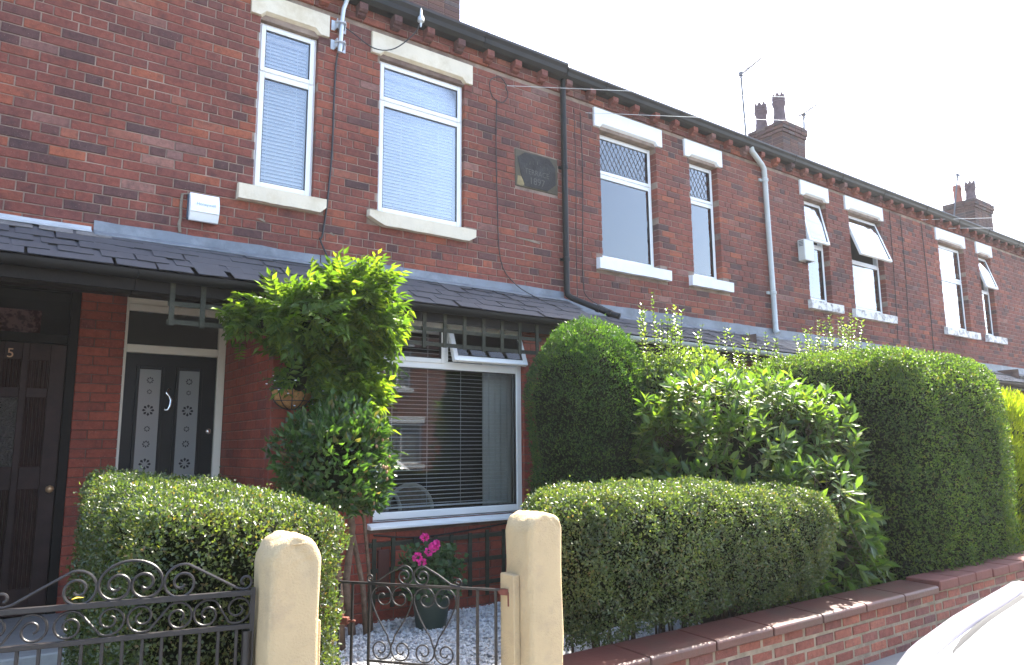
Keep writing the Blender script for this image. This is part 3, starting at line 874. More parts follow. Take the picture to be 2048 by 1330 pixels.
    rm.build("room_walls", M["plaster_dark"], root)
    # ---------------- doors
    if k in 'cdef':
        m = frame_mb(px0 + .1, px1 - .02, 0.24, 2.9, DY, 0.06, 0.08); m.box(px0 + .161, px1 - .081, DY + .002, DY + .078, 2.33, 2.40)
        d = m.build("door", M["upvc"], root)
        MB().box(px0 + .161, px1 - .081, DY + .03, DY + .07, 0.245, 2.328).build("door_leaf", M["door_black"], d)
        MB().box(px0 + .161, px1 - .081, DY + .03, DY + .036, 2.402, 2.838).build("pane", M["glass"], d)
        MB().box(px0, px0 + .1, DY, DY + .2, 0.1, 2.9).build("porch_pier", M["pressed_brick_mass"], root)

# back walls behind the porches keep the interiors dark
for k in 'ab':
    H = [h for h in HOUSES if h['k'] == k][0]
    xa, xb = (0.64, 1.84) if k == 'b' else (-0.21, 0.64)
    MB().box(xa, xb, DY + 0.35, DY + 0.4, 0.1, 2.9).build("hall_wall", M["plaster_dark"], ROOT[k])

# brick pier between the two doors
pier_root = ROOT['a']
pm = MB().box(0.651, 0.979, DY - 0.014, DY + 0.2, 0.1, 2.9).build("porch_pier", M["dark_mortar"], pier_root)
off = OFF[pm.name]
r = random.Random(3)
for i in range(36):
    z = 0.14 + i * 0.0765
    parts = [(0.645, 0.758), (0.765, 0.985)] if i % 2 else [(0.645, 0.872), (0.879, 0.985)]
    for a, b in parts:
        o = link("brick", brick_mesh(round(b - a, 3), 0.0695, 0.20, M["pressed_brick_single"]), None, pm, Vector(((a + b) / 2, DY - 0.02 + r.uniform(-.001, .001), z + 0.035)) - off)

# ------------------------------------------------------------------ door of the middle house
hb = ROOT['b']
m = MB().box(1.765, 1.83, DY, DY + 0.09, 0.24, 2.895).box(0.985, 1.01, DY, DY + 0.09, 0.24, 2.895)
m.box(1.011, 1.764, DY + .001, DY + .088, 2.335, 2.405).box(1.011, 1.764, DY + .001, DY + .088, 2.70, 2.76).box(1.011, 1.764, DY + .02, DY + .088, 2.761, 2.895)
m.box(1.011, 1.764, DY - .012, DY + .02, 2.80, 2.83)
door = m.build("door", M["cream_paint"], hb, bevel=0.004)
leaf = MB().box(1.012, 1.763, DY + .03, DY + .075, 0.245, 2.333).build("door_leaf", M["door_black"], door, bevel=0.003)
for gx in (1.128, 1.448):
    frame_mb(gx - 0.03, gx + 0.20, 1.02, 2.225, DY + .016, 0.028, 0.016).build("glazing_bead", M["door_black"], door, bevel=0.005)
    MB().box(gx, gx + 0.17, DY + .022, DY + .029, 1.05, 2.195).build("glass_panel", M["frosted_glass"], door)
    m = MB()
    def rosette(cx, cz, s, m=m):
        for q in range(8):
            a = q * math.pi / 4
            p = [(math.cos(a) * s * .35, math.sin(a) * s * .35), (math.cos(a + .3) * s * .8, math.sin(a + .3) * s * .8), (math.cos(a) * s, math.sin(a) * s), (math.cos(a - .3) * s * .8, math.sin(a - .3) * s * .8)]
            m.prism(p, (cx, DY + .0215, cz), (1, 0, 0), (0, 0, 1), (0, -.0012, 0))
    for cz, s in ((1.25, .03), (1.38, .05), (1.55, .032), (1.68, .026), (1.84, .05), (2.0, .022), (2.1, .03)):
        rosette(gx + 0.085, cz, s)
    m.build("etched_pattern", M["door_black"], door)["kind"] = "stuff"
MB().box(1.011, 1.764, DY + .04, DY + .046, 2.405, 2.70).build("fanlight", M["dark_glass"], door)
# knocker: a curled chrome tail on its plate
kp = [(1.385, DY - .005, 2.03), (1.36, DY - .03, 2.025), (1.345, DY - .035, 1.99), (1.37, DY - .035, 1.965), (1.385, DY - .04, 1.93), (1.378, DY - .045, 1.88), (1.362, DY - .045, 1.845), (1.34, DY - .04, 1.842), (1.335, DY - .035, 1.865)]
MB().tube([(a, b + .032, c) for a, b, c in kp], [.007, .010, .011, .010, .014, .013, .010, .009, .006], 8).build("knocker", M["chrome"], door, smooth='all')
m = MB().lathe((1.705, DY - .02, 1.66), [(0.003, -.028), (0.02, -.02), (0.026, 0), (0.02, .02), (0.003, .028)], 14); m.tube([(1.705, DY + .03, 1.66), (1.705, DY - .02, 1.66)], .012, 8)
m.build("door_knob", M["chrome"], door, smooth='all')

# ------------------------------------------------------------------ door of the left house
ha = ROOT['a']
m = MB().box(0.575, 0.645, DY - .01, DY + .09, 0.24, 2.895).box(-0.21, -0.14, DY - .01, DY + .09, 0.24, 2.895)
m.box(-0.139, 0.574, DY - .008, DY + .088, 2.365, 2.44).box(-0.139, 0.574, DY - .008, DY + .088, 2.80, 2.895)
door5 = m.build("door", M["dark_timber"], ha, bevel=0.004)
m = MB()
COLS5 = ((-0.03, 0.10), (0.147, 0.268), (0.315, 0.46)); ROWS5 = ((0.45, 1.2), (1.38, 1.92), (2.0, 2.22))
for p, q in ((-0.138, -0.03), (0.10, 0.147), (0.268, 0.315), (0.46, 0.573)): m.box(p, q, DY + .02, DY + .065, 0.245, 2.36)
for p, q in COLS5:
    for a, b in ((0.245, 0.45), (1.2, 1.38), (1.92, 2.0), (2.22, 2.36)): m.box(p + .0004, q - .0004, DY + .022, DY + .063, a, b)
leaf5 = m.build("door_leaf", M["door_brown"], door5, bevel=0.004)
for ci, (p, q) in enumerate(COLS5):
    for ri, (a, b) in enumerate(ROWS5):
        if ci == 1 and ri == 1:
            MB().box(p, q, DY + .036, DY + .044, a, b).build("glass_panel", M["pebbled_glass"], door5); continue
        n = 5; mm = MB()
        for i in range(n):
            u0 = p + (q - p) * i / n; u1 = p + (q - p) * (i + 1) / n
            mm.prism([(u0 + .001, .0), ((u0 + u1) / 2, -.008), (u1 - .001, 0), (u1 - .001, .02), (u0 + .001, .02)], (0, DY + .036, a), (1, 0, 0), (0, 1, 0), (0, 0, b - a))
        mm.build("door_panel", M["door_brown"], door5)
MB().box(-0.139, 0.574, DY + .04, DY + .046, 2.44, 2.80).build("fanlight", M["glass"], door5)
MB().box(-0.139, 0.38, DY + .10, DY + .106, 2.44, 2.64).build("net_curtain", M["net_curtain"], door5)
def text(name, s, loc, size, mat, parent, rot=(math.pi / 2, 0, 0), depth=0.003, sx=1.0, align='CENTER'):
    cu = bpy.data.curves.new(name, 'FONT'); cu.body = s; cu.size = size; cu.extrude = depth
    cu.align_x = align; cu.align_y = 'CENTER'; cu.materials.append(M[mat])
    tmp = bpy.data.objects.new(name, cu); me = bpy.data.meshes.new_from_object(tmp)
    bpy.data.objects.remove(tmp); bpy.data.curves.remove(cu)
    me.materials.clear(); me.materials.append(M[mat])
    o = bpy.data.objects.new(name, me); COL.objects.link(o)
    o.parent = parent; OFF[o.name] = OFF[parent.name]
    o.location = Vector(loc) - OFF[parent.name]; o.rotation_euler = rot; o.scale = (sx, 1, 1)
    return o
text("door_number", "5", (0.19, DY + .018, 2.268), 0.105, "letter_gold", door5)
m = MB().tube([(0.53, DY - .03, 1.2), (0.53, DY + .03, 1.2)], .012, 8).lathe((0.53, DY - .04, 1.2), [(.004, -.03), (.024, -.02), (.03, 0), (.024, .02), (.004, .03)], 12)
m.build("door_knob", M["brass"], door5, smooth='all')

# ------------------------------------------------------------------ date stone, pipes, chimneys
MB().box(4.507, 5.103, WY - 0.004, WY + 0.08, 4.288, 4.707).build("date_stone", M["plaque_stone"], hb, bevel=0.006)
ds = [o for o in hb.children if o.name.startswith("date_stone")][0]
oc = [(0.12, 0), (0.43, 0), (0.55, 0.10), (0.55, 0.29), (0.46, 0.385), (0.12, 0.385), (0.02, 0.31), (0.06, 0.13)]
MB().prism([(a + 0.01, b + 0.015) for a, b in oc], (4.507, WY - 0.005, 4.288), (1, 0, 0), (0, 0, 1), (0, -0.006, 0)).build("tablet", M["plaque_dark"], ds, bevel=0.003)
MB().prism([(0.02, 0.015), (0.10, 0.01), (0.125, 0.05), (0.075, 0.115), (0.03, 0.12)], (4.507, WY - 0.0045, 4.288), (1, 0, 0), (0, 0, 1), (0, -0.003, 0)).build("bare_patch", M["plaque_patch"], ds)
text("lettering", "TERRACE", (4.80, WY - 0.0115, 4.475), 0.088, "letter_worn", ds, depth=0.0012, sx=0.92)
text("lettering", "1897", (4.80, WY - 0.0115, 4.375), 0.11, "letter_worn", ds, depth=0.0014)
m = MB(); r = random.Random(11)            # worn, unreadable first line on an arc
for i in range(9):
    a = R_(150 - i * 15); cx, cz = 4.80 + 0.2 * math.cos(a), 4.46 + 0.13 * math.sin(a)
    for q in range(2):
        dx, dz = r.uniform(-.006, .006), r.uniform(-.02, .02)
        m.box(cx + dx, cx + dx + .004, WY - .0125, WY - .0111, cz - .014 + dz * .3, cz + .012 + dz)
m.build("worn_lettering", M["letter_worn"], ds)

# black downpipe between the middle house and the next
m = MB().tube([(5.165, WY - .075, 5.70), (5.165, WY - .05, 5.55), (5.165, WY - .05, 3.20), (5.17, WY - .055, 3.15), (5.20, WY - .09, 3.11), (5.45, WY - .45, 2.90), (5.50, WY - .52, 2.87)], 0.034, 12)
dp = m.build("downpipe", M["gutter_black"], ROOT['c'], smooth=True)
m = MB()
for z in (4.62, 3.55): m.lathe((5.165, WY - .05, z), [(.037, -.02), (.041, -.018), (.041, .018), (.037, .02)], 12).box(5.11, 5.22, WY - .02, WY - .004, z - .015, z + .015)
for q in (0.62, 0.9):
    c = Vector((5.20, WY - .09, 3.11)).lerp(Vector((5.45, WY - .45, 2.90)), q); m.tube([c, c + Vector((.02, -.03, -.0175))], .041, 12)
m.build("pipe_clip", M["gutter_black"], dp, smooth=True)
# pale grey downpipe between the third and fourth house
m = MB().tube([(8.60, WY - .10, 5.68), (8.62, WY - .10, 5.62), (8.90, WY - .055, 5.50), (8.955, WY - .05, 5.44), (8.99, WY - .05, 3.08), (8.99, WY - .08, 3.04)], 0.038, 12)
dp = m.build("downpipe", M["gutter_grey"], ROOT['c'], smooth=True)
m = MB()
for x, z in ((8.96, 5.28), (8.985, 3.62)): m.lathe((x, WY - .05, z), [(.04, -.025), (.047, -.02), (.047, .02), (.04, .025)], 12).box(x - .09, x + .06, WY - .025, WY - .003, z - .02, z + .02)
m.build("pipe_clip", M["gutter_grey"], dp, smooth=True)

def chimney(house, x0, x1, y0, y1, ztop, pots):
    m = MB(); r = random.Random(int(x0 * 10))
    z = 6.6
    core = MB().box(x0 + .006, x1 - .006, y0 + .006, y1 - .006, 6.5, ztop - .02)
    ch = core.build("chimney", M["dark_mortar"], house)
    i = 0
    while z < ztop - 0.02:
        zr = ztop - z
        e = 0.05 if zr < 0.20 else 0.03 if zr < 0.28 else 0.0
        X0, X1, Y0, Y1 = x0 - e, x1 + e, y0 - e, y1 + e
        n = round((X1 - X0) / 0.235)
        for j in range(n):
            a = X0 + (X1 - X0) * j / n; b = X0 + (X1 - X0) * (j + 1) / n
            sft = 0.06 if (i % 2 and 0 < j) else 0
            v, f = brick_geo(b - a - .008, 0.068, 0.11); m.add([((a + b) / 2 + p, Y0 + q, z + .037 + t) for p, q, t in v], f)
        n = round((Y1 - Y0) / 0.235)
        for j in range(n):
            a = Y0 + (Y1 - Y0) * j / n; b = Y0 + (Y1 - Y0) * (j + 1) / n
            v, f = brick_geo(b - a - .008, 0.068, 0.11)
            m.add([(X0 + q, (a + b) / 2 - p, z + .037 + t) for p, q, t in v], f)
            m.add([(X1 - q, (a + b) / 2 + p, z + .037 + t) for p, q, t in v], f)
        z += 0.0765; i += 1
    m.build("brick_mass", M["sooty_brick"], ch)["kind"] = "stuff"
    MB().prism([(x0 - .03, ztop - .02), (x1 + .03, ztop - .02), (x1 - .1, ztop + .05), (x0 + .1, ztop + .05)], (0, y0 - .03, 0), (1, 0, 0), (0, 0, 1), (0, y1 - y0 + .06, 0)).build("flaunching", M["garden_mortar"], ch)
    for (px, py, h, kind) in pots:
        mm = MB(); zb = ztop
        if kind == 'crown':
            pr = [(.17, 0), (.16, .04), (.125, .13), (.115, .16), (.12, .20), (.11, .23), (.105, .36), (.115, .38), (.13, .42), (.135, .45), (.115, .47), (.13, .50), (.125, .54)]
            pr = [(a * 1.05, b * h / .6) for a, b in pr]
            mm.lathe((px, py, zb), pr, 24)
            for q in range(8):
                a0, a1 = q * math.pi / 4, (q + 1) * math.pi / 4; am = (a0 + a1) / 2; rr = .131; zt_ = zb + .54 * h / .6 - .002
                P = lambda a, rad, zz: (px + rad * math.cos(a), py + rad * math.sin(a), zz)
                mm.add([P(a0, rr, zt_), P(a1, rr, zt_), P(am, rr, zt_ + .09), P(a0, rr - .02, zt_), P(a1, rr - .02, zt_), P(am, rr - .02, zt_ + .09)], [(0, 1, 2), (3, 5, 4), (0, 2, 5, 3), (1, 4, 5, 2), (0, 3, 4, 1)])
            mm.build("chimney_pot", M["clay_pot"], ch, smooth=True)
        else:
            mm.lathe((px, py, zb), [(.115, 0), (.10, .05), (.095, h * .75), (.11, h * .78), (.11, h * .86), (.098, h * .88), (.1, h), (.08, h)], 20)
            mm.build("chimney_pot", M["clay_pot_red"], ch, smooth=True)
    return ch
chimney(ROOT['b'], 4.33, 5.12, 8.21, 8.95, 8.45, [(4.72, 8.4, .6, 'crown'), (4.72, 8.75, .6, 'crown')])
chimney(ROOT['d'], 12.86, 13.66, 8.21, 8.95, 8.03, [(13.1, 8.40, .74, 'crown'), (13.1, 8.84, .70, 'crown'), (13.48, 8.45, .12, 'plain')])
chimney(ROOT['f'], 20.65, 21.75, 7.80, 8.50, 7.80, [(21.05, 8.0, .6, 'crown'), (21.0, 8.3, .58, 'plain')])

# ------------------------------------------------------------------ aerials, wires, cables
def aerial(base, top, boom0, boom1, label):
    b = Vector(base); root = empty("tv_aerial", b, label, "aerial", "television aerials on the chimneys")
    MB().tube([b, top], 0.021, 8).build("mast", M["aerial_metal"], root, smooth=True)
    p0, p1 = Vector(boom0), Vector(boom1); d = (p1 - p0).normalized()
    bm_ = MB().tube([p0, p1], 0.021, 6).build("boom", M["aerial_metal"], root, smooth=True)
    side = d.cross(Vector((0, 0, 1))).normalized()
    n = 9
    for i in range(n):
        c = p0.lerp(p1, 0.25 + 0.72 * i / (n - 1)); L = 0.16 - 0.007 * i
        MB().tube([c - side * L, c + side * L], 0.007, 5).build("element", M["aerial_metal"], root)
    c = p0.lerp(p1, 0.1); up = side.cross(d).normalized()
    m = MB()
    for q in range(-2, 3):
        m.tube([c + up * q * .05 - side * .22, c + up * q * .05 + side * .22], .008, 5)
    for e in (-.22, .22): m.tube([c + side * e - up * .1, c + side * e + up * .1], .008, 5)
    m.build("reflector", M["aerial_metal"], root)
    m = MB().box(-.03, .03, -.03, .03, -.04, .04); m.v = [tuple(Vector(v) + Vector(top)) for v in m.v]
    m.build("clamp", M["aerial_metal"], root)
aerial((12.74, 8.98, 7.55), (12.675, 8.98, 9.36), (12.62, 9.0, 9.30), (13.45, 8.95, 9.99), "tall thin aerial mast behind the crown-topped chimney pots")
aerial((13.74, 8.3, 7.3), (13.76, 8.25, 8.45), (13.6, 8.25, 8.38), (14.68, 8.15, 9.12), "short aerial with a square grid, bracketed to the middle chimney's side")
aerial((20.58, 8.3, 7.3), (20.62, 8.1, 8.55), (20.55, 8.1, 8.5), (22.6, 8.1, 9.2), "aerial rising from the farthest chimney above its red pot")
aerial((21.85, 7.9, 7.3), (21.87, 7.9, 7.86), (21.8, 7.9, 7.84), (23.8, 7.9, 8.40), "lowest aerial, at the outer side of the farthest chimney")

def sag(a, b, s, n=16):
    a, b = Vector(a), Vector(b)
    return [a.lerp(b, i / n) - Vector((0, 0, s * 4 * (i / n) * (1 - i / n))) for i in range(n + 1)]
for a, b, s, lab in [((4.387, 6.07, 5.384), (40.0, -0.4, 12.9), 0.3, "overhead wire from the date-stone house, highest across the sky"),
                     ((5.525, 6.07, 5.383), (40.0, -0.8, 11.8), 0.25, "overhead wire crossing in front of the crown-topped chimney pots"),
                     ((13.69, 6.06, 5.538), (40.0, 3.2, 10.3), 0.1, "overhead wire reaching the wall above the far white lintels"),
                     ((14.78, 6.06, 5.565), (40.0, 1.3, 9.2), 0.1, "lowest overhead wire, meeting the far end of the wall")]:
    o = MB().tube(sag(a, b, s, 24), 0.0036, 6).build("overhead_wire", M["wire_grey"], smooth=True)
    tag(o, lab, "wire", "overhead telephone wires")
def cable(pts, r, lab, mat="cable_black", n=6):
    p = [Vector(q) for q in pts]; out = []
    for i in range(len(p) - 1):
        p0, p1, p2, p3 = p[max(i - 1, 0)], p[i], p[i + 1], p[min(i + 2, len(p) - 1)]
        for q in range(5):
            t = q / 5
            out.append(0.5 * ((2 * p1) + (-p0 + p2) * t + (2 * p0 - 5 * p1 + 4 * p2 - p3) * t * t + (-p0 + 3 * p1 - 3 * p2 + p3) * t ** 3))
    out.append(p[-1])
    o = MB().tube(out, r, n).build("cable", M[mat], smooth=True)
    return tag(o, lab, "cable", "cables clipped to the brickwork")
Yc = WY - 0.012
cable([(2.444, Yc - .03, 5.12), (2.441, Yc, 5.0), (2.434, Yc, 4.669), (2.43, Yc, 4.184), (2.402, Yc, 3.704), (2.366, Yc, 3.373), (2.342, Yc - .01, 3.325), (2.42, Yc - .03, 3.15), (2.47, Yc - .12, 3.0)], 0.0085, "thick black cable dropping from the galvanised pole between the cream-linteled windows")
cable([(4.40, Yc, 5.39), (4.30, Yc - .01, 5.46), (4.17, Yc - .01, 5.38), (4.20, Yc, 5.22), (4.33, Yc, 5.18), (4.41, Yc, 5.28), (4.38, Yc, 5.38)], 0.005, "loop of thin cable coiled on the wall beside the second cream lintel")
cable([(4.26, Yc, 5.20), (4.25, Yc, 4.621), (4.262, Yc, 4.07), (4.30, Yc, 3.425), (4.484, Yc - .02, 3.18), (4.70, Yc - .14, 3.03)], 0.005, "thin dark cable running down the bricks left of the date stone")
cable([(5.456, Yc, 5.374), (5.473, Yc, 4.67), (5.447, Yc, 3.827), (5.44, Yc, 3.36), (5.50, Yc - .02, 3.15), (5.85, Yc - .15, 2.98)], 0.005, "thin dark cable between the black downpipe and the leaded window")
cable([(5.36, Yc, 5.38), (5.37, Yc, 4.6), (5.35, Yc, 3.8), (5.35, Yc, 3.12)], 0.004, "thinnest cable, close beside the black downpipe")
cable([(12.60, Yc, 5.5), (12.56, Yc, 4.275), (12.50, Yc, 3.22)], 0.006, "cable just past the big open window, first of three")
cable([(12.97, Yc, 5.5), (12.97, Yc, 4.325), (12.88, Yc, 3.15)], 0.006, "middle one of three cables beyond the open windows")
cable([(13.733, Yc, 5.5), (13.77, Yc, 4.428), (13.75, Yc, 3.15)], 0.007, "last of three cables, next to the far white-linteled window")
cable([(2.70, BY - .02, 0.80), (3.1, BY - .02, 0.755), (3.6, BY - .02, 0.775), (4.25, BY - .02, 0.83)], 0.007, "dark cable sagging under the bay window sill")

# galvanised pole on the wall
root = empty("pole_bracket", (2.47, WY, 5.1), "galvanised steel swan-neck pole bracketed to the wall between cream lintels", "pole")
pts = [(2.452, WY - .07, 5.12), (2.466, WY - .07, 5.45), (2.475, WY - .075, 5.56), (2.50, WY - .10, 5.66), (2.56, WY - .16, 5.74), (2.64, WY - .22, 5.80), (2.66, WY - .24, 6.4)]
MB().tube(pts, 0.021, 12).build("tube", M["galvanised"], root, smooth=True)
for z in (5.21, 5.405):
    m = MB()
    for s in (-1, 1):
        m.box(2.46 + s * .055 - .018, 2.46 + s * .055 + .018, WY - .012, WY - .002, z - .05 , z + .05)
        m.box(2.46 + s * .037 - .004, 2.46 + s * .037 + .004, WY - .075, WY - .012, z - .045, z + .045)
    m.box(2.423, 2.497, WY - .05, WY - .044, z - .04, z + .04)
    m.build("bracket", M["galvanised"], root, bevel=0.003)
    m = MB().tube([(2.41, WY - .06, z), (2.43, WY - .10, z + .003), (2.46, WY - .105, z + .004), (2.49, WY - .10, z + .003), (2.51, WY - .06, z)], 0.008, 8)
    m.build("u_bolt", M["galvanised"], root, smooth=True)
cable([(2.47, WY - .04, 5.42), (2.6, WY - .04, 5.37), (2.8, WY - .06, 5.28), (3.0, WY - .09, 5.33), (3.18, WY - .17, 5.52), (3.22, WY - .20, 5.66)], 0.006, "slack loop of cable hanging across the cream lintel below the gutter")
o = MB().lathe((3.225, WY - .2, 5.64), [(.004, .14), (.010, .12), (.014, .06), (.03, .04), (.034, 0), (.012, -.02), (.006, -.06)], 12).build("cable_insulator", M["galvanised"], smooth=True)
tag(o, "shiny insulator on the gutter edge above the slack cable loop", "insulator")

# ------------------------------------------------------------------ alarm boxes
root = empty("alarm_box", (1.34, WY, 3.3), "white curved alarm box on the brick wall above the porch roof", "alarm box")
MB().box(1.235, 1.475, WY - .03, WY - .002, 3.315, 3.525).build("back_plate", M["alarm_back"], root, bevel=0.004)
prof = []
for i in range(13):
    t = i / 12; z = 3.305 + 0.225 * t
    prof.append((WY - .03 - .062 * math.sin(math.pi * (0.12 + 0.80 * t)) ** 0.8, z))
prof += [(WY - .031, 3.53), (WY - .031, 3.305)]
cov = MB().extrude_x(prof, 1.245, 1.465).build("cover", M["alarm_white"], root, smooth=True, fix=True)
MB().box(1.246, 1.464, WY - .097, WY - .089, 3.368, 3.376).build("ridge", M["alarm_white"], cov, bevel=.002)
text("lettering", "Honeywell", (1.362, WY - .0945, 3.436), 0.034, "letter_blue", cov, rot=(math.pi / 2 + 0.03, 0, 0), depth=0.001)
o = MB().tube([(1.195, WY - .006, 3.52), (1.19, WY - .007, 3.42), (1.195, WY - .006, 3.33), (1.185, WY - .008, 3.27), (1.195, WY - .006, 3.20)], [.010, .011, .010, .013, .012], 8).build("sealant_strip", M["garden_mortar"], ROOT['b'], smooth=True)
o = MB().tube([(1.195, WY - .006, 3.52), (1.25, WY - .006, 3.532)], .006, 6).build("sealant_strip", M["garden_mortar"], ROOT['b'], smooth=True)
root = empty("alarm_box", (9.86, WY, 4.2), "grey louvred alarm box beside the small open window", "alarm box")
MB().box(9.74, 9.99, WY - .12, WY - .002, 4.20, 4.52).build("cover", M["alarm_grey"], root, bevel=0.008)
m = MB()
for i in range(4): m.box(9.735, 9.739, WY - .10, WY - .03, 4.42 + i * .022, 4.43 + i * .022)
m.build("louvre", M["alarm_back"], root)
m = MB().lathe((9.90, WY - .07, 4.185), [(.03, 0), (.045, .005), (.045, .014)], 14).build("strobe", M["alarm_back"], root)
# chips and mortar smears on the walls: small cement streaks
for x, z, L in ((4.50, 3.70, .33), (2.42, 3.40, .06), (1.78, 3.42, .08)):
    MB().prism([(0, 0), (L * .4, -.006), (L, -.02), (L, -.004), (L * .5, .012)], (x, WY - .004, z), (1, 0, 0), (0, 0, 1), (0, -.003, 0)).build("cement_smear", M["garden_mortar"], hb)

# ------------------------------------------------------------------ blinds and curtains
def blind(x0, x1, z0, z1, y, tilt, pitch, wd, label, cords):
    root = empty("venetian_blind", ((x0 + x1) / 2, y, z0), label, "blind", "venetian blinds")
    MB().box(x0, x1, y - .02, y + .02, z1 - .03, z1).build("headrail", M["blind_slat"], root)
    me = bpy.data.meshes.new("slat"); n = 4; L = (x1 - x0) / 2 - .004
    v = []; f = []
    for i in range(n + 1):
        t = i / n - .5; a = R_(tilt)
        u, c = t * wd, 0.10 * wd * (1 - 4 * t * t)
        yy, zz = u * math.cos(a) - c * math.sin(a), u * math.sin(a) + c * math.cos(a)
        v += [(-L, yy, zz), (L, yy, zz)]
    f = [(2 * i, 2 * i + 1, 2 * i + 3, 2 * i + 2) for i in range(n)]
    me.from_pydata(v, [], f); me.materials.append(M["blind_slat"])
    k = int((z1 - .04 - z0 - .02) / pitch)
    for i in range(k):
        o = link("slat", me, None, root, Vector(((x0 + x1) / 2, y, z0 + .03 + i * pitch)) - OFF[root.name]); o.rotation_euler = (R_(rng.uniform(-2, 2)), 0, 0)
    MB().box(x0, x1, y - .012, y + .012, z0, z0 + .014).build("bottom_rail", M["blind_slat"], root)
    m = MB()
    for c in cords:
        xx = x0 + (x1 - x0) * c
        m.box(xx - .0015, xx + .0015, y - wd * .3 - .003, y - wd * .3, z0, z1)
    m.build("ladder_cord", M["cord_white"], root)
blind(1.80, 2.22, 3.755, 5.18, WY + .16, 50, 0.034, 0.042, "closed white blind behind the narrow upper window", (.2, .8))
blind(2.95, 3.805, 3.745, 5.185, WY + .16, 50, 0.034, 0.042, "closed white blind behind the wide upper window", (.3, .55, .8))
blind(2.77, 4.18, 0.985, 2.56, BY + .18, 6, 0.036, 0.036, "open white blind with thin slats behind the bay window", (.12, .37, .62, .82))

def curtain(x0, x1, z0, z1, y, mat, label, waves=6, amp=.02):
    n = waves * 8; m = MB(); vs = []
    for i in range(n + 1):
        x = x0 + (x1 - x0) * i / n; yy = y + amp * math.sin(i / n * waves * 2 * math.pi) + amp * .4 * math.sin(i * .37)
        vs += [(x, yy, z0), (x, yy, z1), (x, yy + .006, z0), (x, yy + .006, z1)]
    fs = []
    for i in range(n):
        a = i * 4; fs += [(a, a + 4, a + 5, a + 1), (a + 2, a + 3, a + 7, a + 6)]
    m.add(vs, fs)
    o = m.build("curtain", M[mat], smooth='all'); tag(o, label, "curtain", "curtains inside the windows")
curtain(3.98, 4.40, 0.92, 2.55, BY + .30, "curtain_cloth", "pale curtain hanging at the side of the bay window")
curtain(5.79, 6.72, 3.68, 5.23, WY + .22, "net_white", "pale blind cloth drawn behind the wide leaded window", 5, .004)
curtain(7.40, 7.80, 3.68, 5.23, WY + .22, "net_white", "pale curtain behind the narrow leaded window", 4)
curtain(11.28, 12.12, 3.66, 4.42, WY + .22, "net_white", "pale curtain below the big open window light", 6)
curtain(14.40, 15.15, 3.66, 5.2, WY + .22, "net_white", "pale curtain behind the far wide window", 6)
curtain(10.03, 10.45, 3.66, 5.2, WY + .22, "net_white", "pale curtain behind the narrow window with the alarm box", 4)
# two rattan chair backs inside the bay window
for i, (cx, lab) in enumerate(((3.02, "rattan chair back showing behind the blind, nearer the shrub"), (3.36, "second rattan chair back behind the blind, nearer the curtain"))):
    root = empty("rattan_chair", (cx, BY + .7, 0.2), lab, "chair", "rattan chairs inside the bay window")
    arch = [(cx - .24, BY + .6, .62)] + [(cx - .24 * math.cos(a), BY + .6, .92 + .24 * math.sin(a)) for a in [math.pi * q / 12 for q in range(13)]] + [(cx + .24, BY + .6, .62)]
    MB().tube(arch, .018, 8).build("back_frame", M["cream_paint"], root, smooth=True)
    MB().prism([(a[0], a[2]) for a in arch], (0, BY + .605, 0), (1, 0, 0), (0, 0, 1), (0, .02, 0)).build("backrest", M["rattan"], root)
    MB().box(cx - .25, cx + .25, BY + .62, BY + 1.1, .58, .66).build("seat", M["rattan"], root, bevel=.02)
    for sx in (-.22, .22):
        for sy in (.64, 1.07):
            MB().tube([(cx + sx, BY + sy, .2), (cx + sx, BY + sy, .6)], .018, 8).build("leg", M["rattan"], root)

# ------------------------------------------------------------------ trellis
def trellis(xs, zs, y, x0, x1, z0, z1, label, sw=0.034):
    root = empty("trellis", ((x0 + x1) / 2, y, z0), label, "trellis", "green painted trellis panels")
    for x in xs:
        MB().box(x - sw / 2, x + sw / 2, y, y + .012, z0 + rng.uniform(-.012, .008), z1 + rng.uniform(-.008, .012)).build("slat", M["trellis_green"], root)
    for z in zs:
        MB().box(x0, x1, y + .0125, y + .024, z - sw / 2, z + sw / 2).build("cross_slat", M["trellis_green"], root)
    return root
trellis([1.055 + .205 * i for i in range(8)], (2.645, 2.515, 2.385), BY - .165, 1.03, 2.52, 2.36, 2.665, "green trellis strip hanging under the eaves in front of the black door")
trellis([2.66 + .205 * i for i in range(9)], (2.645, 2.515, 2.385), BY - .165, 2.60, 4.36, 2.36, 2.665, "green trellis strip hanging across the top of the bay window")
trellis([2.70, 2.87, 3.07, 3.27, 3.43, 3.62, 3.80, 3.98], (0.72, 0.52, 0.32), BY - .04, 2.66, 4.10, 0.22, 0.76, "dark trellis panel leaning on the wall below the bay window")
MB().box(2.74, 2.84, BY - .03, BY - .006, 0.36, 0.68).build("wall_plate", M["tile_red"], hb, bevel=.004)
for x in (2.92, 4.30):
    MB().tube([(x, BY - .17, 2.685), (x + .09, BY - .172, 2.68)], .012, 8).build("red_clip", M["pipe_red"], hb)
# lamp under the porch
o = MB().lathe((1.30, BY + .3, 2.70), [(.004, 0), (.035, .01), (.05, .06), (.03, .11), (.012, .14), (.012, .2)], 12).build("porch_lamp", M["gutter_black"], smooth=True)
tag(o, "small black lamp under the porch above the black door", "lamp")

# ------------------------------------------------------------------ foliage tools
def bump3(p, amp, f):
    x, y, z = p[:, 0] * f, p[:, 1] * f, p[:, 2] * f
    return amp * (np.sin(3.1 * x + 1.7 * y + .5) * np.sin(2.7 * z + 1.1 * x) + .6 * np.sin(6.3 * y - 4.1 * z + 2.0) * np.sin(5.2 * x + 1.3) + .4 * np.sin(11 * x + 9 * z) * np.sin(10 * y + 3))

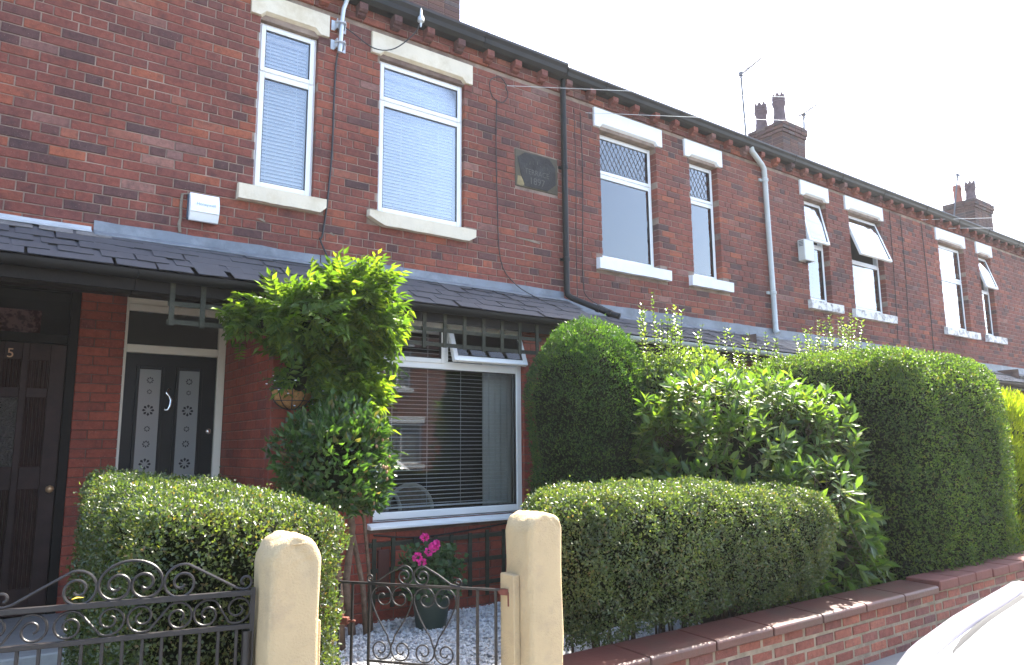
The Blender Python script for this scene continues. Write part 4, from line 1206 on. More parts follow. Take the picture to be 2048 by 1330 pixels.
def leaves_mesh(name, P, A, Nn, L, W, fold, mat, parent, rnd):
    """One leaf per row: base P, axis A, rough normal Nn."""
    n = len(P)
    A = A / np.linalg.norm(A, axis=1, keepdims=True)
    S = np.cross(A, Nn); ln = np.linalg.norm(S, axis=1, keepdims=True); ln[ln < 1e-6] = 1; S = S / ln
    U = np.cross(S, A)
    L = np.broadcast_to(np.asarray(L, float), (n,))[:, None]; W = np.broadcast_to(np.asarray(W, float), (n,))[:, None]
    b = P; t = P + A * L - U * L * 0.10
    l = P + A * L * .48 + S * W * .5 + U * W * fold; r_ = P + A * L * .48 - S * W * .5 + U * W * fold
    V = np.stack([b, l, t, r_], 1).reshape(-1, 3)
    off = np.array(OFF[parent.name])
    me = bpy.data.meshes.new(name)
    me.vertices.add(4 * n); me.vertices.foreach_set("co", (V - off).astype(np.float32).ravel())
    i0 = np.arange(n) * 4
    F = np.stack([i0, i0 + 2, i0 + 1, i0, i0 + 3, i0 + 2], 1).reshape(-1)
    me.loops.add(6 * n); me.loops.foreach_set("vertex_index", F.astype(np.int32))
    me.polygons.add(2 * n); me.polygons.foreach_set("loop_start", (np.arange(2 * n) * 3).astype(np.int32))
    me.update(calc_edges=True)
    o = link(name, me, mat, parent); o["kind"] = "stuff"
    return o

def rbox_points(n, c, h, r, rnd, bottom=False):
    """Points and normals on a rounded box of half sizes h and corner radii r (scalar or per axis)."""
    h = np.array(h, float); c = np.array(c, float)
    areas = np.array([h[1] * h[2]] * 2 + [h[0] * h[2]] * 2 + [h[0] * h[1]] * 2)
    if not bottom: areas[4] = 0
    f = rnd.choice(6, n, p=areas / areas.sum())
    p = rnd.uniform(-1, 1, (n, 3)) * h
    for ax in range(3):
        p[f == 2 * ax, ax] = -h[ax]; p[f == 2 * ax + 1, ax] = h[ax]
    r = np.minimum(np.broadcast_to(np.asarray(r, float), (3,)), h)
    q = np.clip(p, -(h - r), h - r)
    d = (p - q) / r
    nn = np.linalg.norm(d, axis=1, keepdims=True); nn[nn < 1e-6] = 1
    d = d / nn
    pos = q + d * r
    nrm = d / r; nrm /= np.linalg.norm(nrm, axis=1, keepdims=True)
    return pos + c, nrm

def core_mesh(name, c, h, r, inset, amp, f, mat, parent, taper=None):  # dark solid hull added inside the leaves to block light
    m = bmesh.new(); bmesh.ops.create_cube(m, size=2.0); bmesh.ops.subdivide_edges(m, edges=m.edges, cuts=9, use_grid_fill=True)
    P = np.array([v.co for v in m.verts]); h = np.array(h, float) - inset; p = P * h
    r = np.minimum(np.broadcast_to(np.asarray(r, float), (3,)), h)
    q = np.clip(p, -(h - r), h - r); d = (p - q) / r; nn = np.linalg.norm(d, axis=1, keepdims=True); nn[nn < 1e-6] = 1; d /= nn
    p = q + d * r + np.array(c)
    p = p + d * bump3(p, amp, f)[:, None]
    if taper is not None: p = taper(p)
    off = np.array(OFF[parent.name])
    for v, co in zip(m.verts, p): v.co = co - off
    me = bpy.data.meshes.new(name); m.to_mesh(me); m.free()
    me.polygons.foreach_set("use_smooth", [True] * len(me.polygons))
    return link(name, me, mat, parent)

def hedge(name, label, cat, c, h, r, n, L, W, mat, seed, amp=.03, f=1.6, depth=.07, tip=.35, up=.25, core_inset=.06, taper=None, stems=True, base_z=.1, group="clipped hedges and shrubs of the front gardens", fray=0.0, axmix=0.75, clump=.016):
    rnd = np.random.default_rng(seed)
    root = empty(name, (c[0], c[1], base_z), label, cat, group)
    P, N_ = rbox_points(n, c, h, r, rnd)
    P = P + N_ * (bump3(P, amp, f) + bump3(P + 5.3, clump, 6.5))[:, None]
    dep = np.abs(rnd.normal(0, 1, n)) * depth - 0.012
    P = P - N_ * dep[:, None]
    stray = rnd.random(n) < .012; P = P + N_ * np.where(stray, rnd.random(n) * .05, 0)[:, None]
    if fray: P[:, 2] += np.where(rnd.random(n) < .04, rnd.random(n) * fray, 0) * np.clip(N_[:, 2], 0, 1)
    if taper is not None: P = taper(P)
    keep = (P[:, 2] > base_z + 0.02) & ((bump3(P + 5.3, 1.0, 6.5) > -.75) | (rnd.random(n) < .5))
    P, N_ = P[keep], N_[keep]; n = len(P)
    A = N_ * tip + rnd.normal(0, 1, (n, 3)) * axmix * .7 + np.array([0, 0, up])
    NN = N_ + rnd.normal(0, .75, (n, 3))
    leaves_mesh("leaves", P, A, NN, L * rnd.uniform(.65, 1.25, n), W * rnd.uniform(.7, 1.2, n), .18, M[mat], root, rnd)
    core_mesh("shade_core", c, h, r, core_inset, amp, f, M["hedge_shade_core"], root, taper)
    if stems:
        m = MB(); rr = random.Random(seed)
        for i in range(int(26 * (h[0] + h[1]))):
            x = c[0] + rr.uniform(-.8, .8) * h[0]; y = c[1] + rr.uniform(-.8, .8) * h[1]; 
            zt = c[2] - h[2] * .2
            m.tube([(x, y, base_z - .02), (x + rr.uniform(-.06, .06), y + rr.uniform(-.05, .05), base_z + (zt - base_z) * .5), (x + rr.uniform(-.1, .1), y + rr.uniform(-.1, .1), zt)], [.010, .008, .004], 5)
        m.build("stems", M["twig"], root)["kind"] = "stuff"
    return root
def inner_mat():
    t = NT("hedge_shade_core")
    c = t.ramp(t.noise(35, 5, 0.8), [(0.35, (0.006, 0.008, 0.003)), (0.6, (0.018, 0.022, 0.008)), (0.75, (0.04, 0.034, 0.018))])  # near-black colour paints the shade deep among the leaves
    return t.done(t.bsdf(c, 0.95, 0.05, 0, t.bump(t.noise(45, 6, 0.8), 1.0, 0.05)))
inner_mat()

# ------------------------------------------------------------------ hedges
hedge("privet_hedge", "square clipped hedge behind the left gate, its flat top glinting in the sun", "hedge", (0.985, 4.20, 0.66), (0.44, 0.97, 0.64), (.12, .14, .12), 80000, .021, .0125, "dry_privet_leaf", 1, amp=.018, f=2.2, depth=.04, core_inset=.05,
      taper=lambda p: np.stack([p[:, 0], p[:, 1], p[:, 2] + np.clip((p[:, 2] - .3) / .9, 0, 1) * (.05 * (p[:, 1] - 4.2) - .10 * (p[:, 0] - .93))], 1))
hedge("privet_hedge", "low clipped hedge with rounded ends along the tiled garden wall", "hedge", (3.97, 3.53, 0.80), (1.27, 0.33, 0.45), (.34, .24, .17), 84000, .022, .013, "dry_privet_leaf", 2, amp=.025, f=1.8, depth=.045, core_inset=.055,
      taper=lambda p: np.stack([p[:, 0], p[:, 1] - .17 * np.clip((p[:, 2] - .42) / .45, 0, 1) * np.clip((3.9 - p[:, 1]) / .6, 0, 1), p[:, 2] - .05 * np.clip(p[:, 0] - 3.6, 0, 2) * np.clip((p[:, 2] - .5) / .6, 0, 1)], 1))
hedge("topiary_dome", "tall round-topped dark shrub beside the bay window", "shrub", (4.47, 4.98, 1.0), (0.53, 0.47, 1.66), (.5, .45, .72), 72000, .028, .012, "dome_leaf", 3, amp=.03, f=1.5, depth=.05, tip=.7, up=.45, core_inset=.06)
hedge("privet_hedge", "big billowing clipped hedge beyond the laurel, overhanging the wall", "hedge", (7.46, 4.02, 1.16), (1.10, 0.98, 1.22), (.40, .40, .44), 115000, .029, .016, "privet_leaf", 4, amp=.02, f=1.1, depth=.055)
# loose privet with upright shoots behind
def shooty(name, label, boxes, nshoot, seed, mat, L, W, spikes):
    rnd = np.random.default_rng(seed); rr = random.Random(seed)
    root = empty(name, boxes[0][0][:2] + (0.1,), label, "shrub", "clipped hedges and shrubs of the front gardens")
    Ps, As, Ns = [], [], []
    stems = MB()
    for (c, h, n) in boxes:
        P, N_ = rbox_points(n, c, h, min(h) * .9, rnd)
        P = P + N_ * bump3(P, .06, 1.4)[:, None] - N_ * (np.abs(rnd.normal(0, .10, n)))[:, None]
        Ps.append(P); As.append(N_ * .5 + rnd.normal(0, .6, (n, 3)) + [0, 0, .35]); Ns.append(N_ + rnd.normal(0, .7, (n, 3)))
    for (x, y, z0, z1) in spikes:
        k = int((z1 - z0) / .034); lean = rr.uniform(-.14, .14), rr.uniform(-.08, .08)
        stems.tube([(x, y, z0 - .3), (x + lean[0] * .3, y + lean[1] * .3, (z0 + z1) / 2), (x + lean[0], y + lean[1], z1)], [.004, .003, .002], 5)
        for i in range(k):
            t = i / k; z = z0 + (z1 - z0) * t; q = lean[0] * t * t, lean[1] * t * t
            for s in (0, 1):
                a = (i % 2) * 1.57 + s * 3.14 + rr.uniform(-.5, .5)
                Ps.append(np.array([[x + q[0], y + q[1], z]])); As.append(np.array([[math.cos(a), math.sin(a), .25 + .9 * t * t + rr.uniform(-.15, .2)]]))
                Ns.append(np.array([[rr.uniform(-.4, .4), rr.uniform(-.4, .4), 1.0]]))
    P, A, N_ = map(np.concatenate, (Ps, As, Ns)); n = len(P)
    leaves_mesh("leaves", P, A, N_, L * rnd.uniform(.6, 1.2, n), W * rnd.uniform(.7, 1.2, n), .15, M[mat], root, rnd)
    for (c, h, nn) in boxes: core_mesh("shade_core", c, h, min(h) * .9, .14, .05, 1.4, M["hedge_shade_core"], root)
    stems.build("stems", M["twig"], root)["kind"] = "stuff"
    return root
sp = []
rr = random.Random(21)
for i in range(64):
    t = (i % 32) / 31
    sp.append((4.95 + 4.1 * t + rr.uniform(-.16, .16), 4.70 + rr.uniform(-.28, .25), 2.05 + .12 * t, 2.36 + .22 * t + rr.uniform(-.12, .24)))
for i in range(26):
    x = rr.gauss(8.15, .38); sp.append((x, 4.7 + rr.uniform(-.25, .25), 2.25, 2.95 - .35 * abs(x - 8.15) + rr.uniform(-.18, .1)))
for i in range(14):
    x = rr.gauss(5.12, .16); sp.append((x, 4.7 + rr.uniform(-.2, .2), 2.1, 2.82 - .7 * abs(x - 5.12) + rr.uniform(-.2, .1)))
sp += [(5.12, 4.75, 2.3, 2.96), (5.0, 4.7, 2.2, 2.75), (5.25, 4.8, 2.2, 2.78), (5.55, 4.8, 2.1, 2.75), (5.75, 4.8, 2.1, 2.70), (6.25, 4.8, 2.1, 2.72),
       (8.15, 4.75, 2.3, 3.05), (7.95, 4.7, 2.3, 2.92), (8.35, 4.7, 2.3, 2.95), (8.5, 4.8, 2.3, 2.9), (7.75, 4.8, 2.3, 2.85), (8.7, 4.8, 2.3, 2.86), (7.55, 4.7, 2.2, 2.8), (8.05, 4.85, 2.3, 2.98), (8.25, 4.65, 2.3, 2.9), (8.9, 4.75, 2.3, 2.78)]
shooty("privet_bush", "loose unclipped privet sending thin shoots up before the slate roof", [((5.35, 4.72, 1.45), (.55, .42, .92), 17000), ((6.6, 4.75, 1.50), (1.2, .40, .78), 17000), ((8.15, 4.75, 1.6), (.8, .38, .92), 14000)], 0, 5, "shoot_leaf", .046, .025, sp)

# ------------------------------------------------------------------ laurel: big leaves in whorls on shoots
def leaf_geo(L, W):
    # six-sided leaf with a folded midrib, curved down
    pts = [(0, 0), (.3, .42), (.62, .5), (1, 0), (.62, -.5), (.3, -.42)]
    v = []
    for a, b in pts:
        v.append((a * L, b * W, abs(b) * W * .28 - a * a * L * .16))
    mid = [(0.3 * L, 0, -.09 * L * .16), (.62 * L, 0, -.38 * L * .16)]
    v += mid
    f = [(0, 6, 1), (6, 7, 2, 1), (7, 3, 2), (0, 5, 6), (6, 5, 4, 7), (7, 4, 3)]
    return v, f
def laurel(label, blobs, nshoot, seed, L, W, budget=300):
    rnd = np.random.default_rng(seed); rr = random.Random(seed)
    c0 = blobs[0][0]
    root = empty("laurel_bush", (c0[0], c0[1], .1), label, "shrub", "clipped hedges and shrubs of the front gardens")
    tot = sum(b[2] for b in blobs)
    leaves = []
    stems = MB()
    for c, h, wgt in blobs:
        k = int(nshoot * wgt / tot)
        P, N_ = rbox_points(k, c, h, min(h) * .95, rnd)
        P = P + N_ * bump3(P, .10, 1.9)[:, None]
        for p, nn in zip(P, N_):
            if p[2] < .2: continue
            ax = Vector(nn) * .7 + Vector((rr.gauss(0, .35), rr.gauss(0, .35), .55 if p[2] > 1.0 else -.15)); ax.normalize()
            dpt = abs(rr.gauss(0, .05)); base = Vector(p) - ax * (.12 + dpt)
            stems.tube([base - ax * .12, base + ax * .12], [.004, .002], 4)
            s1 = ax.orthogonal().normalized(); s2 = ax.cross(s1)
            m = rr.randint(7, 10)
            for i in range(m):
                a = i * 2.4 + rr.uniform(-.3, .3); t = i / m
                out = s1 * math.cos(a) + s2 * math.sin(a)
                d = (ax * (.25 + .9 * t) + out * (1 - .45 * t) + Vector((0, 0, -.15))).normalized()
                leaves.append((base + ax * (.14 * t), d, (ax - d * ax.dot(d)).normalized(), L * rr.uniform(.65, 1.15)))
    leaves.sort(key=lambda q: (q[0] - CAM).length - 0.5 * q[0].z)
    # the leaves that show largest, spread over the lit face, are pieces of their own
    idx = set(random.Random(seed + 1).sample(range(min(len(leaves), 900)), min(budget, len(leaves))))
    protos = []
    for q in range(4):
        v, f = leaf_geo(L * (.8 + .12 * q), W * (.85 + .08 * q)); me = bpy.data.meshes.new("leaf"); me.from_pydata(v, [], f); me.materials.append(M["laurel_leaf_single"])
        protos.append(me)
    V = []; F = []; off = OFF[root.name]
    for i, (p, d, u, l) in enumerate(leaves):
        s = u.cross(d).normalized(); u2 = d.cross(s)
        R3 = Matrix((d, s, u2)).transposed()
        if i in idx:
            o = link("leaf", protos[i % 4], None, root); o.matrix_local = Matrix.Translation(p - off) @ R3.to_4x4()
        else:
            v, f = leaf_geo(l, W * l / L); b = len(V)
            V += [tuple(R3 @ Vector(q) + p - off) for q in v]; F += [tuple(b + j for j in ff) for ff in f]
    me = bpy.data.meshes.new("leaves"); me.from_pydata(V, [], F); o = link("leaves", me, M["laurel_leaf"], root); o["kind"] = "stuff"
    stems.build("shoots", M["twig"], root)["kind"] = "stuff"
    for c, h, wgt in blobs: core_mesh("shade_core", c, h, min(h) * .95, .25, .08, 1.9, M["hedge_shade_core"], root)
    m = MB()
    for i in range(9):
        x, y = c0[0] + rr.uniform(-.4, .4), c0[1] + rr.uniform(-.2, .2)
        m.tube([(x, y, .08), (x + rr.uniform(-.2, .2), y, .5), (x + rr.uniform(-.5, .5), y, 1.0)], [.02, .015, .01], 6)
    m.build("trunk", M["bark"], root)
    return root
laurel("broad-leaved laurel bush bulging between the low hedge and the big hedge", [((5.30, 4.02, 1.40), (.88, .50, .72), 11), ((5.90, 3.86, 1.04), (.62, .50, .90), 11), ((4.95, 3.95, 1.25), (.6, .45, .62), 4), ((5.55, 3.50, .80), (.52, .36, .58), 6)], 1600, 31, .115, .040)

# ------------------------------------------------------------------ wisteria
def wisteria(label, blobs, seed, budget=300):
    rr = random.Random(seed); rnd = np.random.default_rng(seed)
    root = empty("wisteria", (2.35, 5.35, .1), label, "climber")
    protos = []
    for q in range(5):
        r = random.Random(seed + q); V = []; F = []
        n = 6; Lr = .20 + .03 * (q % 3)
        for i in range(n + 1):
            t = (i + .6) / (n + .6); px = Vector((Lr * t, 0, -.10 * Lr * t * t * 3))
            for s in ((1, -1) if i < n else (0,)):
                d = Vector((.65 if s else 1, s * .8, -.45 + r.uniform(-.2, .15))).normalized()
                u = Vector((0, 0, 1)); sd = u.cross(d).normalized(); u2 = d.cross(sd)
                l, w_ = .086 * r.uniform(.8, 1.1) * (1 - .25 * abs(t - .5)), .033
                b = len(V)
                V += [px, px + d * l * .4 + sd * w_ * .5 + u2 * .004, px + d * l - u2 * .012, px + d * l * .4 - sd * w_ * .5 + u2 * .004]
                F += [(b, b + 2, b + 1), (b, b + 3, b + 2)]
        b = len(V); V += [Vector((0, .002, 0)), Vector((0, -.002, 0)), Vector((Lr, 0, -.3 * Lr))]; F.append((b, b + 1, b + 2))
        me = bpy.data.meshes.new("leaf"); me.from_pydata([tuple(v) for v in V], [], F); me.materials.append(M["wisteria_leaf_single"]); protos.append(me)
    items = []
    for c, h, k in blobs:
        P, N_ = rbox_points(k, c, h, min(h) * .98, rnd)
        P = P + N_ * bump3(P, .07, 2.3)[:, None]
        for p, nn in zip(P, N_):
            ax = Vector(nn) * .8 + Vector((rr.gauss(0, .45), rr.gauss(0, .35) - .25, rr.gauss(.1, .35))); ax.normalize()
            base = Vector(p) - ax * (.16 + abs(rr.gauss(0, .06)))
            items.append((base, ax, rr.gauss(0, .5), rr.uniform(.8, 1.2)))
    # stray sprays over the porch trellis
    for i in range(26):
        x = rr.uniform(1.35, 1.85); items.append((Vector((x, BY - .2 - rr.uniform(0, .08), rr.uniform(2.38, 2.62) )), Vector((rr.uniform(-1, .3), -.5, rr.uniform(-.6, .4))).normalized(), rr.gauss(0, .4), .8))
    items.sort(key=lambda t: t[0].y)
    off = OFF[root.name]; idx = set(random.Random(seed).sample(range(min(len(items), 430)), budget)); V = []; F = []
    for i, (p, d, roll, s) in enumerate(items):
        up = Vector((0, 0, 1)); sd = up.cross(d)
        if sd.length < .05: sd = Vector((1, 0, 0))
        sd.normalize(); u = d.cross(sd)
        M4 = Matrix.Translation(p) @ Matrix((d, sd, u)).transposed().to_4x4() @ Matrix.Rotation(roll, 4, 'X') @ Matrix.Scale(s, 4)
        if i in idx:
            o = link("leaf", protos[i % 5], None, root); o.matrix_local = Matrix.Translation(-off) @ M4
        else:
            me = protos[i % 5]; b = len(V)
            V += [tuple(M4 @ v.co - off) for v in me.vertices]; F += [tuple(b + j for j in q.vertices) for q in me.polygons]
    me = bpy.data.meshes.new("leaves"); me.from_pydata(V, [], F); link("leaves", me, M["wisteria_leaf"], root)["kind"] = "stuff"
    for c, h, k in blobs: core_mesh("shade_core", c, h, min(h) * .98, .19, .05, 2.3, M["hedge_shade_core"], root)
    for pts, r0 in (([(2.42, 5.36, .08), (2.36, 5.38, .5), (2.42, 5.42, .9), (2.34, 5.45, 1.4), (2.40, 5.45, 2.0), (2.3, 5.4, 2.5)], .032),
                    ([(2.52, 5.34, .08), (2.50, 5.38, .45), (2.40, 5.42, .95), (2.46, 5.46, 1.5), (2.3, 5.4, 2.2)], .024),
                    ([(2.58, 5.38, .08), (2.56, 5.42, .6), (2.50, 5.46, 1.2), (2.5, 5.45, 1.9)], .017)):
        MB().tube(pts, [r0 * (1 - .5 * i / len(pts)) for i in range(len(pts))], 8).build("trunk", M["bark"], root, smooth='all')
wisteria("wisteria with feathery leaves climbing the bay corner over the porch roof",
         [((2.08, 5.20, 2.42), (.43, .34, .33), 390), ((2.32, 5.18, 2.56), (.28, .36, .32), 290), ((2.33, 5.28, 2.05), (.22, .28, .36), 230), ((2.33, 5.22, 1.72), (.20, .28, .32), 190), ((2.08, 5.30, 2.14), (.24, .22, .24), 110), ((1.88, 5.22, 2.02), (.16, .13, .10), 26), ((1.64, 5.35, 2.42), (.24, .14, .12), 50)], 41)

# glossy shrub with pinkish buds under the wisteria
hedge("glossy_shrub", "glossy dark shrub with pinkish buds at the corner of the bay", "shrub", (2.05, 4.88, 1.36), (.335, .30, .38), (.28, .27, .28), 4200, .070, .032, "pieris_leaf", 6, amp=.08, f=2.4, depth=.05, tip=.8, up=.35, core_inset=.13, stems=False)
sh = [o for o in bpy.data.objects if o.name.startswith("glossy_shrub")][0]
MB().tube([(2.2, 5.05, .08), (2.15, 5.0, .5), (2.05, 4.9, 1.1)], [.03, .025, .02], 8).build("trunk", M["bark"], sh, smooth='all')
P, N_ = rbox_points(170, (2.05, 4.88, 1.36), (.36, .31, .39), (.32, .28, .28), np.random.default_rng(8))
m = MB(); rr = random.Random(8)
for p in P:
    if p[0] > 2.12:
        if rr.random() < .5: m.lathe(p, [(.002, -.012), (.009, -.006), (.010, .004), (.003, .014)], 6)
m.build("buds", M["petal_bud"] if "petal_bud" in M else plain("petal_bud", (.30, .17, .08), .6), sh)["kind"] = "stuff"

# yellow conifer: feathery upright sprays
def conifer():
    rnd = np.random.default_rng(9)
    root = empty("golden_conifer", (9.55, 3.95, .1), "bright yellow-green feathery conifer past the big hedge", "conifer", "clipped hedges and shrubs of the front gardens")
    n = 60000
    c, h = (9.75, 3.95, 1.0), (1.0, .75, 1.05)
    P, N_ = rbox_points(n, c, h, .6, rnd); P = P + N_ * bump3(P, .09, 2.2)[:, None] - N_ * np.abs(rnd.normal(0, .09, n))[:, None]
    A = N_ * .6 + rnd.normal(0, .35, (n, 3)) + [0, 0, .9]
    k = P[:, 2] > .15
    leaves_mesh("leaves", P[k], A[k], (N_ + rnd.normal(0, .8, (n, 3)))[k], .07 * rnd.uniform(.6, 1.5, k.sum()), .011, .1, M["conifer_leaf"], root, rnd)
    core_mesh("shade_core", c, h, .6, .16, .09, 2.2, M["hedge_shade_core"], root)
    MB().tube([(9.75, 3.95, .08), (9.75, 3.95, 1.2)], [.05, .03], 8).build("trunk", M["bark"], root)
conifer()
# stray bright sprig at the foot of the laurel
rnd = np.random.default_rng(12)
root = empty("garden_sprig", (4.62, 3.42, .40), "small bright green sprig lying over the wall coping below the laurel", "plant")
n = 260; P = np.stack([4.52 + rnd.random(n) * .42, 3.28 + rnd.random(n) * .16, .42 + rnd.random(n) * .05], 1)
leaves_mesh("leaves", P, np.stack([rnd.normal(.5, .5, n), rnd.normal(0, .5, n), rnd.random(n) * .6], 1), np.array([[0, 0, 1]]) + rnd.normal(0, .4, (n, 3)), .035, .016, .1, M["laurel_leaf"], root, rnd)
MB().tube([(4.5, 3.36, .41), (4.7, 3.33, .42), (4.92, 3.36, .43)], [.004, .003, .002], 5).build("stem", M["twig"], root)

# ------------------------------------------------------------------ hanging basket
root = empty("hanging_basket", (1.90, 5.36, 1.85), "hanging basket with coir liner and tiny white flowers under the wisteria", "basket")
R0 = .15; bc = (1.88, 5.34, 1.93)
prof = [(R0 * math.sin(a) + .003, -R0 * .95 * math.cos(a)) for a in [i * math.pi / 2 / 8 for i in range(9)]]
MB().lathe(bc, prof, 24).build("liner", M["coir"], root, smooth=True)
m = MB()
for q in range(10):
    a = q * 2 * math.pi / 10
    m.tube([(bc[0] + (R0 + .006) * math.sin(t) * math.cos(a), bc[1] + (R0 + .006) * math.sin(t) * math.sin(a), bc[2] - (R0 + .006) * .95 * math.cos(t)) for t in [i * math.pi / 2 / 8 for i in range(9)]], .0035, 5)
for z, rad in ((0, R0 + .006), (-.085, R0 * .83)):
    m.tube([(bc[0] + rad * math.cos(a), bc[1] + rad * math.sin(a), bc[2] + z) for a in [i * 2 * math.pi / 24 for i in range(25)]], .005 if z == 0 else .0035, 6, cap=False)
m.build("wire_frame", M["iron_black"], root, smooth=True)
m = MB()
for q in range(3):
    a = q * 2 * math.pi / 3 + .4
    m.tube([(bc[0] + R0 * math.cos(a), bc[1] + R0 * math.sin(a), bc[2]), (bc[0], bc[1] + .02, bc[2] + .42)], .003, 5)
m.tube([(bc[0], bc[1] + .02, bc[2] + .42), (bc[0], BY, bc[2] + .42)], .006, 6)
m.build("chain", M["iron_black"], root)
rnd = np.random.default_rng(14); n = 1300
P = np.array(bc) + rnd.normal(0, 1, (n, 3)) * [.10, .08, .045] + [.03, -.02, .05]
t = rnd.random(n) < .3; P[t] += np.stack([rnd.uniform(.08, .18, t.sum()), np.full(t.sum(), -.05), rnd.uniform(-.24, 0, t.sum())], 1)
leaves_mesh("foliage", P, rnd.normal(0, 1, (n, 3)), rnd.normal(0, 1, (n, 3)), .022, .010, .1, M["geranium_leaf"], root, rnd)
m = MB(); rr = random.Random(5)
for p in P[rnd.random(n) < .07]:
    m.lathe(tuple(p + [0, -.02, .01]), [(.002, -.003), (.009, 0), (.007, .004), (.002, .005)], 5)
m.build("flowers", M["petal_white"], root)["kind"] = "stuff"

# ------------------------------------------------------------------ green pot of pink geraniums
root = empty("flower_pot", (3.02, 5.25, .12), "green plastic pot of pink geraniums below the bay window", "flower pot")
pt = MB().lathe((3.02, 5.25, .10), [(.10, 0), (.115, .01), (.155, .28), (.175, .285), (.175, .335), (.165, .335), (.155, .29), (.10, .27)], 26).build("pot", M["plastic_green"], root, smooth=True)
MB().lathe((3.02, 5.25, .37), [(.002, 0), (.155, 0), (.155, .005), (.002, .008)], 20).build("compost", M["soil"], root)
rnd = np.random.default_rng(15); n = 1500
P = np.array([3.0, 5.22, .55]) + np.clip(rnd.normal(0, 1, (n, 3)), -1.7, 1.7) * [.115, .10, .10]
leaves_mesh("foliage", P, rnd.normal(0, 1, (n, 3)) + [0, -.3, .2], rnd.normal(0, .5, (n, 3)) + [0, -.5, .8], .05, .045, .08, M["geranium_leaf"], root, rnd)
for cx, cy, cz, rad in ((2.87, 5.10, .82, .026), (2.93, 5.06, .745, .034), (2.89, 5.06, .715, .028), (2.80, 5.08, .68, .030), (2.83, 5.06, .645, .022), (2.965, 5.08, .765, .018)):
    k = 60; d = rnd.normal(0, 1, (k, 3)); d /= np.linalg.norm(d, axis=1, keepdims=True)
    o = leaves_mesh("blossom", np.array([cx, cy, cz]) + d * rad * .6, d + rnd.normal(0, .3, (k, 3)), rnd.normal(0, 1, (k, 3)), .026, .024, .1, M["petal_pink"], root, rnd)
    MB().tube([(cx, cy, cz), (3.0, 5.2, .5)], .004, 5).build("stalk", M["geranium_leaf"], root)

# ------------------------------------------------------------------ gravel
rnd = np.random.default_rng(77)
n = 15000
gx = rnd.uniform(1.15, 4.7, n); gy = rnd.uniform(3.15, 5.62, n)
base = np.array([(0, 0, 1), (1, 0, 0), (0, 1, 0), (-1, 0, 0), (0, -1, 0), (0, 0, -1)], float)
fc = np.array([(0, 1, 2), (0, 2, 3), (0, 3, 4), (0, 4, 1), (5, 2, 1), (5, 3, 2), (5, 4, 3), (5, 1, 4)])
sc = rnd.uniform(.010, .021, (n, 1, 3)) * [1, 1, .7]
ang = rnd.uniform(0, 6.28, n); ca, sa = np.cos(ang), np.sin(ang)
vb = base[None] * sc + rnd.uniform(-.003, .003, (n, 6, 3)); tl = rnd.normal(0, .35, n)[:, None]
vz = vb[:, :, 2] + vb[:, :, 0] * tl
vx = vb[:, :, 0] * ca[:, None] - vb[:, :, 1] * sa[:, None] + gx[:, None]; vy = vb[:, :, 0] * sa[:, None] + vb[:, :, 1] * ca[:, None] + gy[:, None]
V = np.stack([vx, vy, vz + .116 + rnd.uniform(0, .012, n)[:, None]], 2).reshape(-1, 3)
F = (fc[None] + (np.arange(n) * 6)[:, None, None]).reshape(-1, 3)
me = bpy.data.meshes.new("gravel"); me.from_pydata(V.tolist(), [], F.tolist()); g = link("gravel", me, M["gravel_stone"])
tag(g, "white and grey stone chippings covering the front garden", "gravel", kind="stuff")
struct("gravel_bed", MB().box(1.1, 4.75, 3.12, 5.648, .05, .112), M["gravel_base"] if "gravel_base" in M else plain("gravel_base", (.42, .41, .40), .95))

# ------------------------------------------------------------------ gate posts
def post(x0, x1, y0, y1, top, label, flat):
    w_ = x1 - x0; cx = (x0 + x1) / 2; hw = w_ / 2
    poly = [(-hw, -.1), (hw, -.1)]
    zs = top - hw * (1.12 if not flat else .92)
    for i in range(25):
        a = math.pi * i / 24
        c, s = math.cos(a), math.sin(a); e = 2 / (2.0 if not flat else 2.25)
        poly.append((hw * math.copysign(abs(c) ** e, c), zs + (top - zs) * abs(s) ** e))
    root = empty("gate_post", (cx, (y0 + y1) / 2, 0), label, "gate post", "cream gate posts")
    m = MB().prism(poly, (cx, y0, 0), (1, 0, 0), (0, 0, 1), (0, y1 - y0, 0))
    off = OFF[root.name]
    me = bpy.data.meshes.new("shaft"); me.from_pydata([tuple(Vector(v) - off) for v in m.v], [], m.f)
    bm = bmesh.new(); bm.from_mesh(me); bmesh.ops.recalc_face_normals(bm, faces=bm.faces)
    es = [e for e in bm.edges if e.calc_face_angle(0) > 1.0]
    bmesh.ops.bevel(bm, geom=es, offset=.024, segments=3, affect='EDGES', profile=.5)
    bmesh.ops.triangulate(bm, faces=[f for f in bm.faces if len(f.verts) > 4])
    bmesh.ops.subdivide_edges(bm, edges=[e for e in bm.edges if e.calc_length() > .08], cuts=6, use_grid_fill=False)
    bmesh.ops.triangulate(bm, faces=bm.faces)
    P = np.array([v.co for v in bm.verts]); b = bump3(P, .0035, 9) ; b2 = bump3(P + 3.1, .0025, 23)
    bm.normal_update()
    for v, q, q2 in zip(bm.verts, b, b2): v.co += v.normal * (q + q2)
    bm.to_mesh(me); bm.free()
    me.polygons.foreach_set("use_smooth", [True] * len(me.polygons))
    link("shaft", me, M["render_cream"], root)
    return root
p1 = post(.968, 1.17, 2.9, 3.13, 1.165, "cream rendered gate post with a smooth round top, between the two gates", False)
p2 = post(2.212, 2.418, 2.9, 3.12, 1.178, "cream rendered gate post with a blunt worn top, at the end of the tiled wall", True)
MB().box(1.171, 1.213, 3.0, 3.10, -.02, .81).build("batten", M["render_cream"], p1, bevel=.004)
MB().box(2.174, 2.211, 2.985, 3.10, -.02, .885).build("batten", M["render_cream"], p2, bevel=.004)
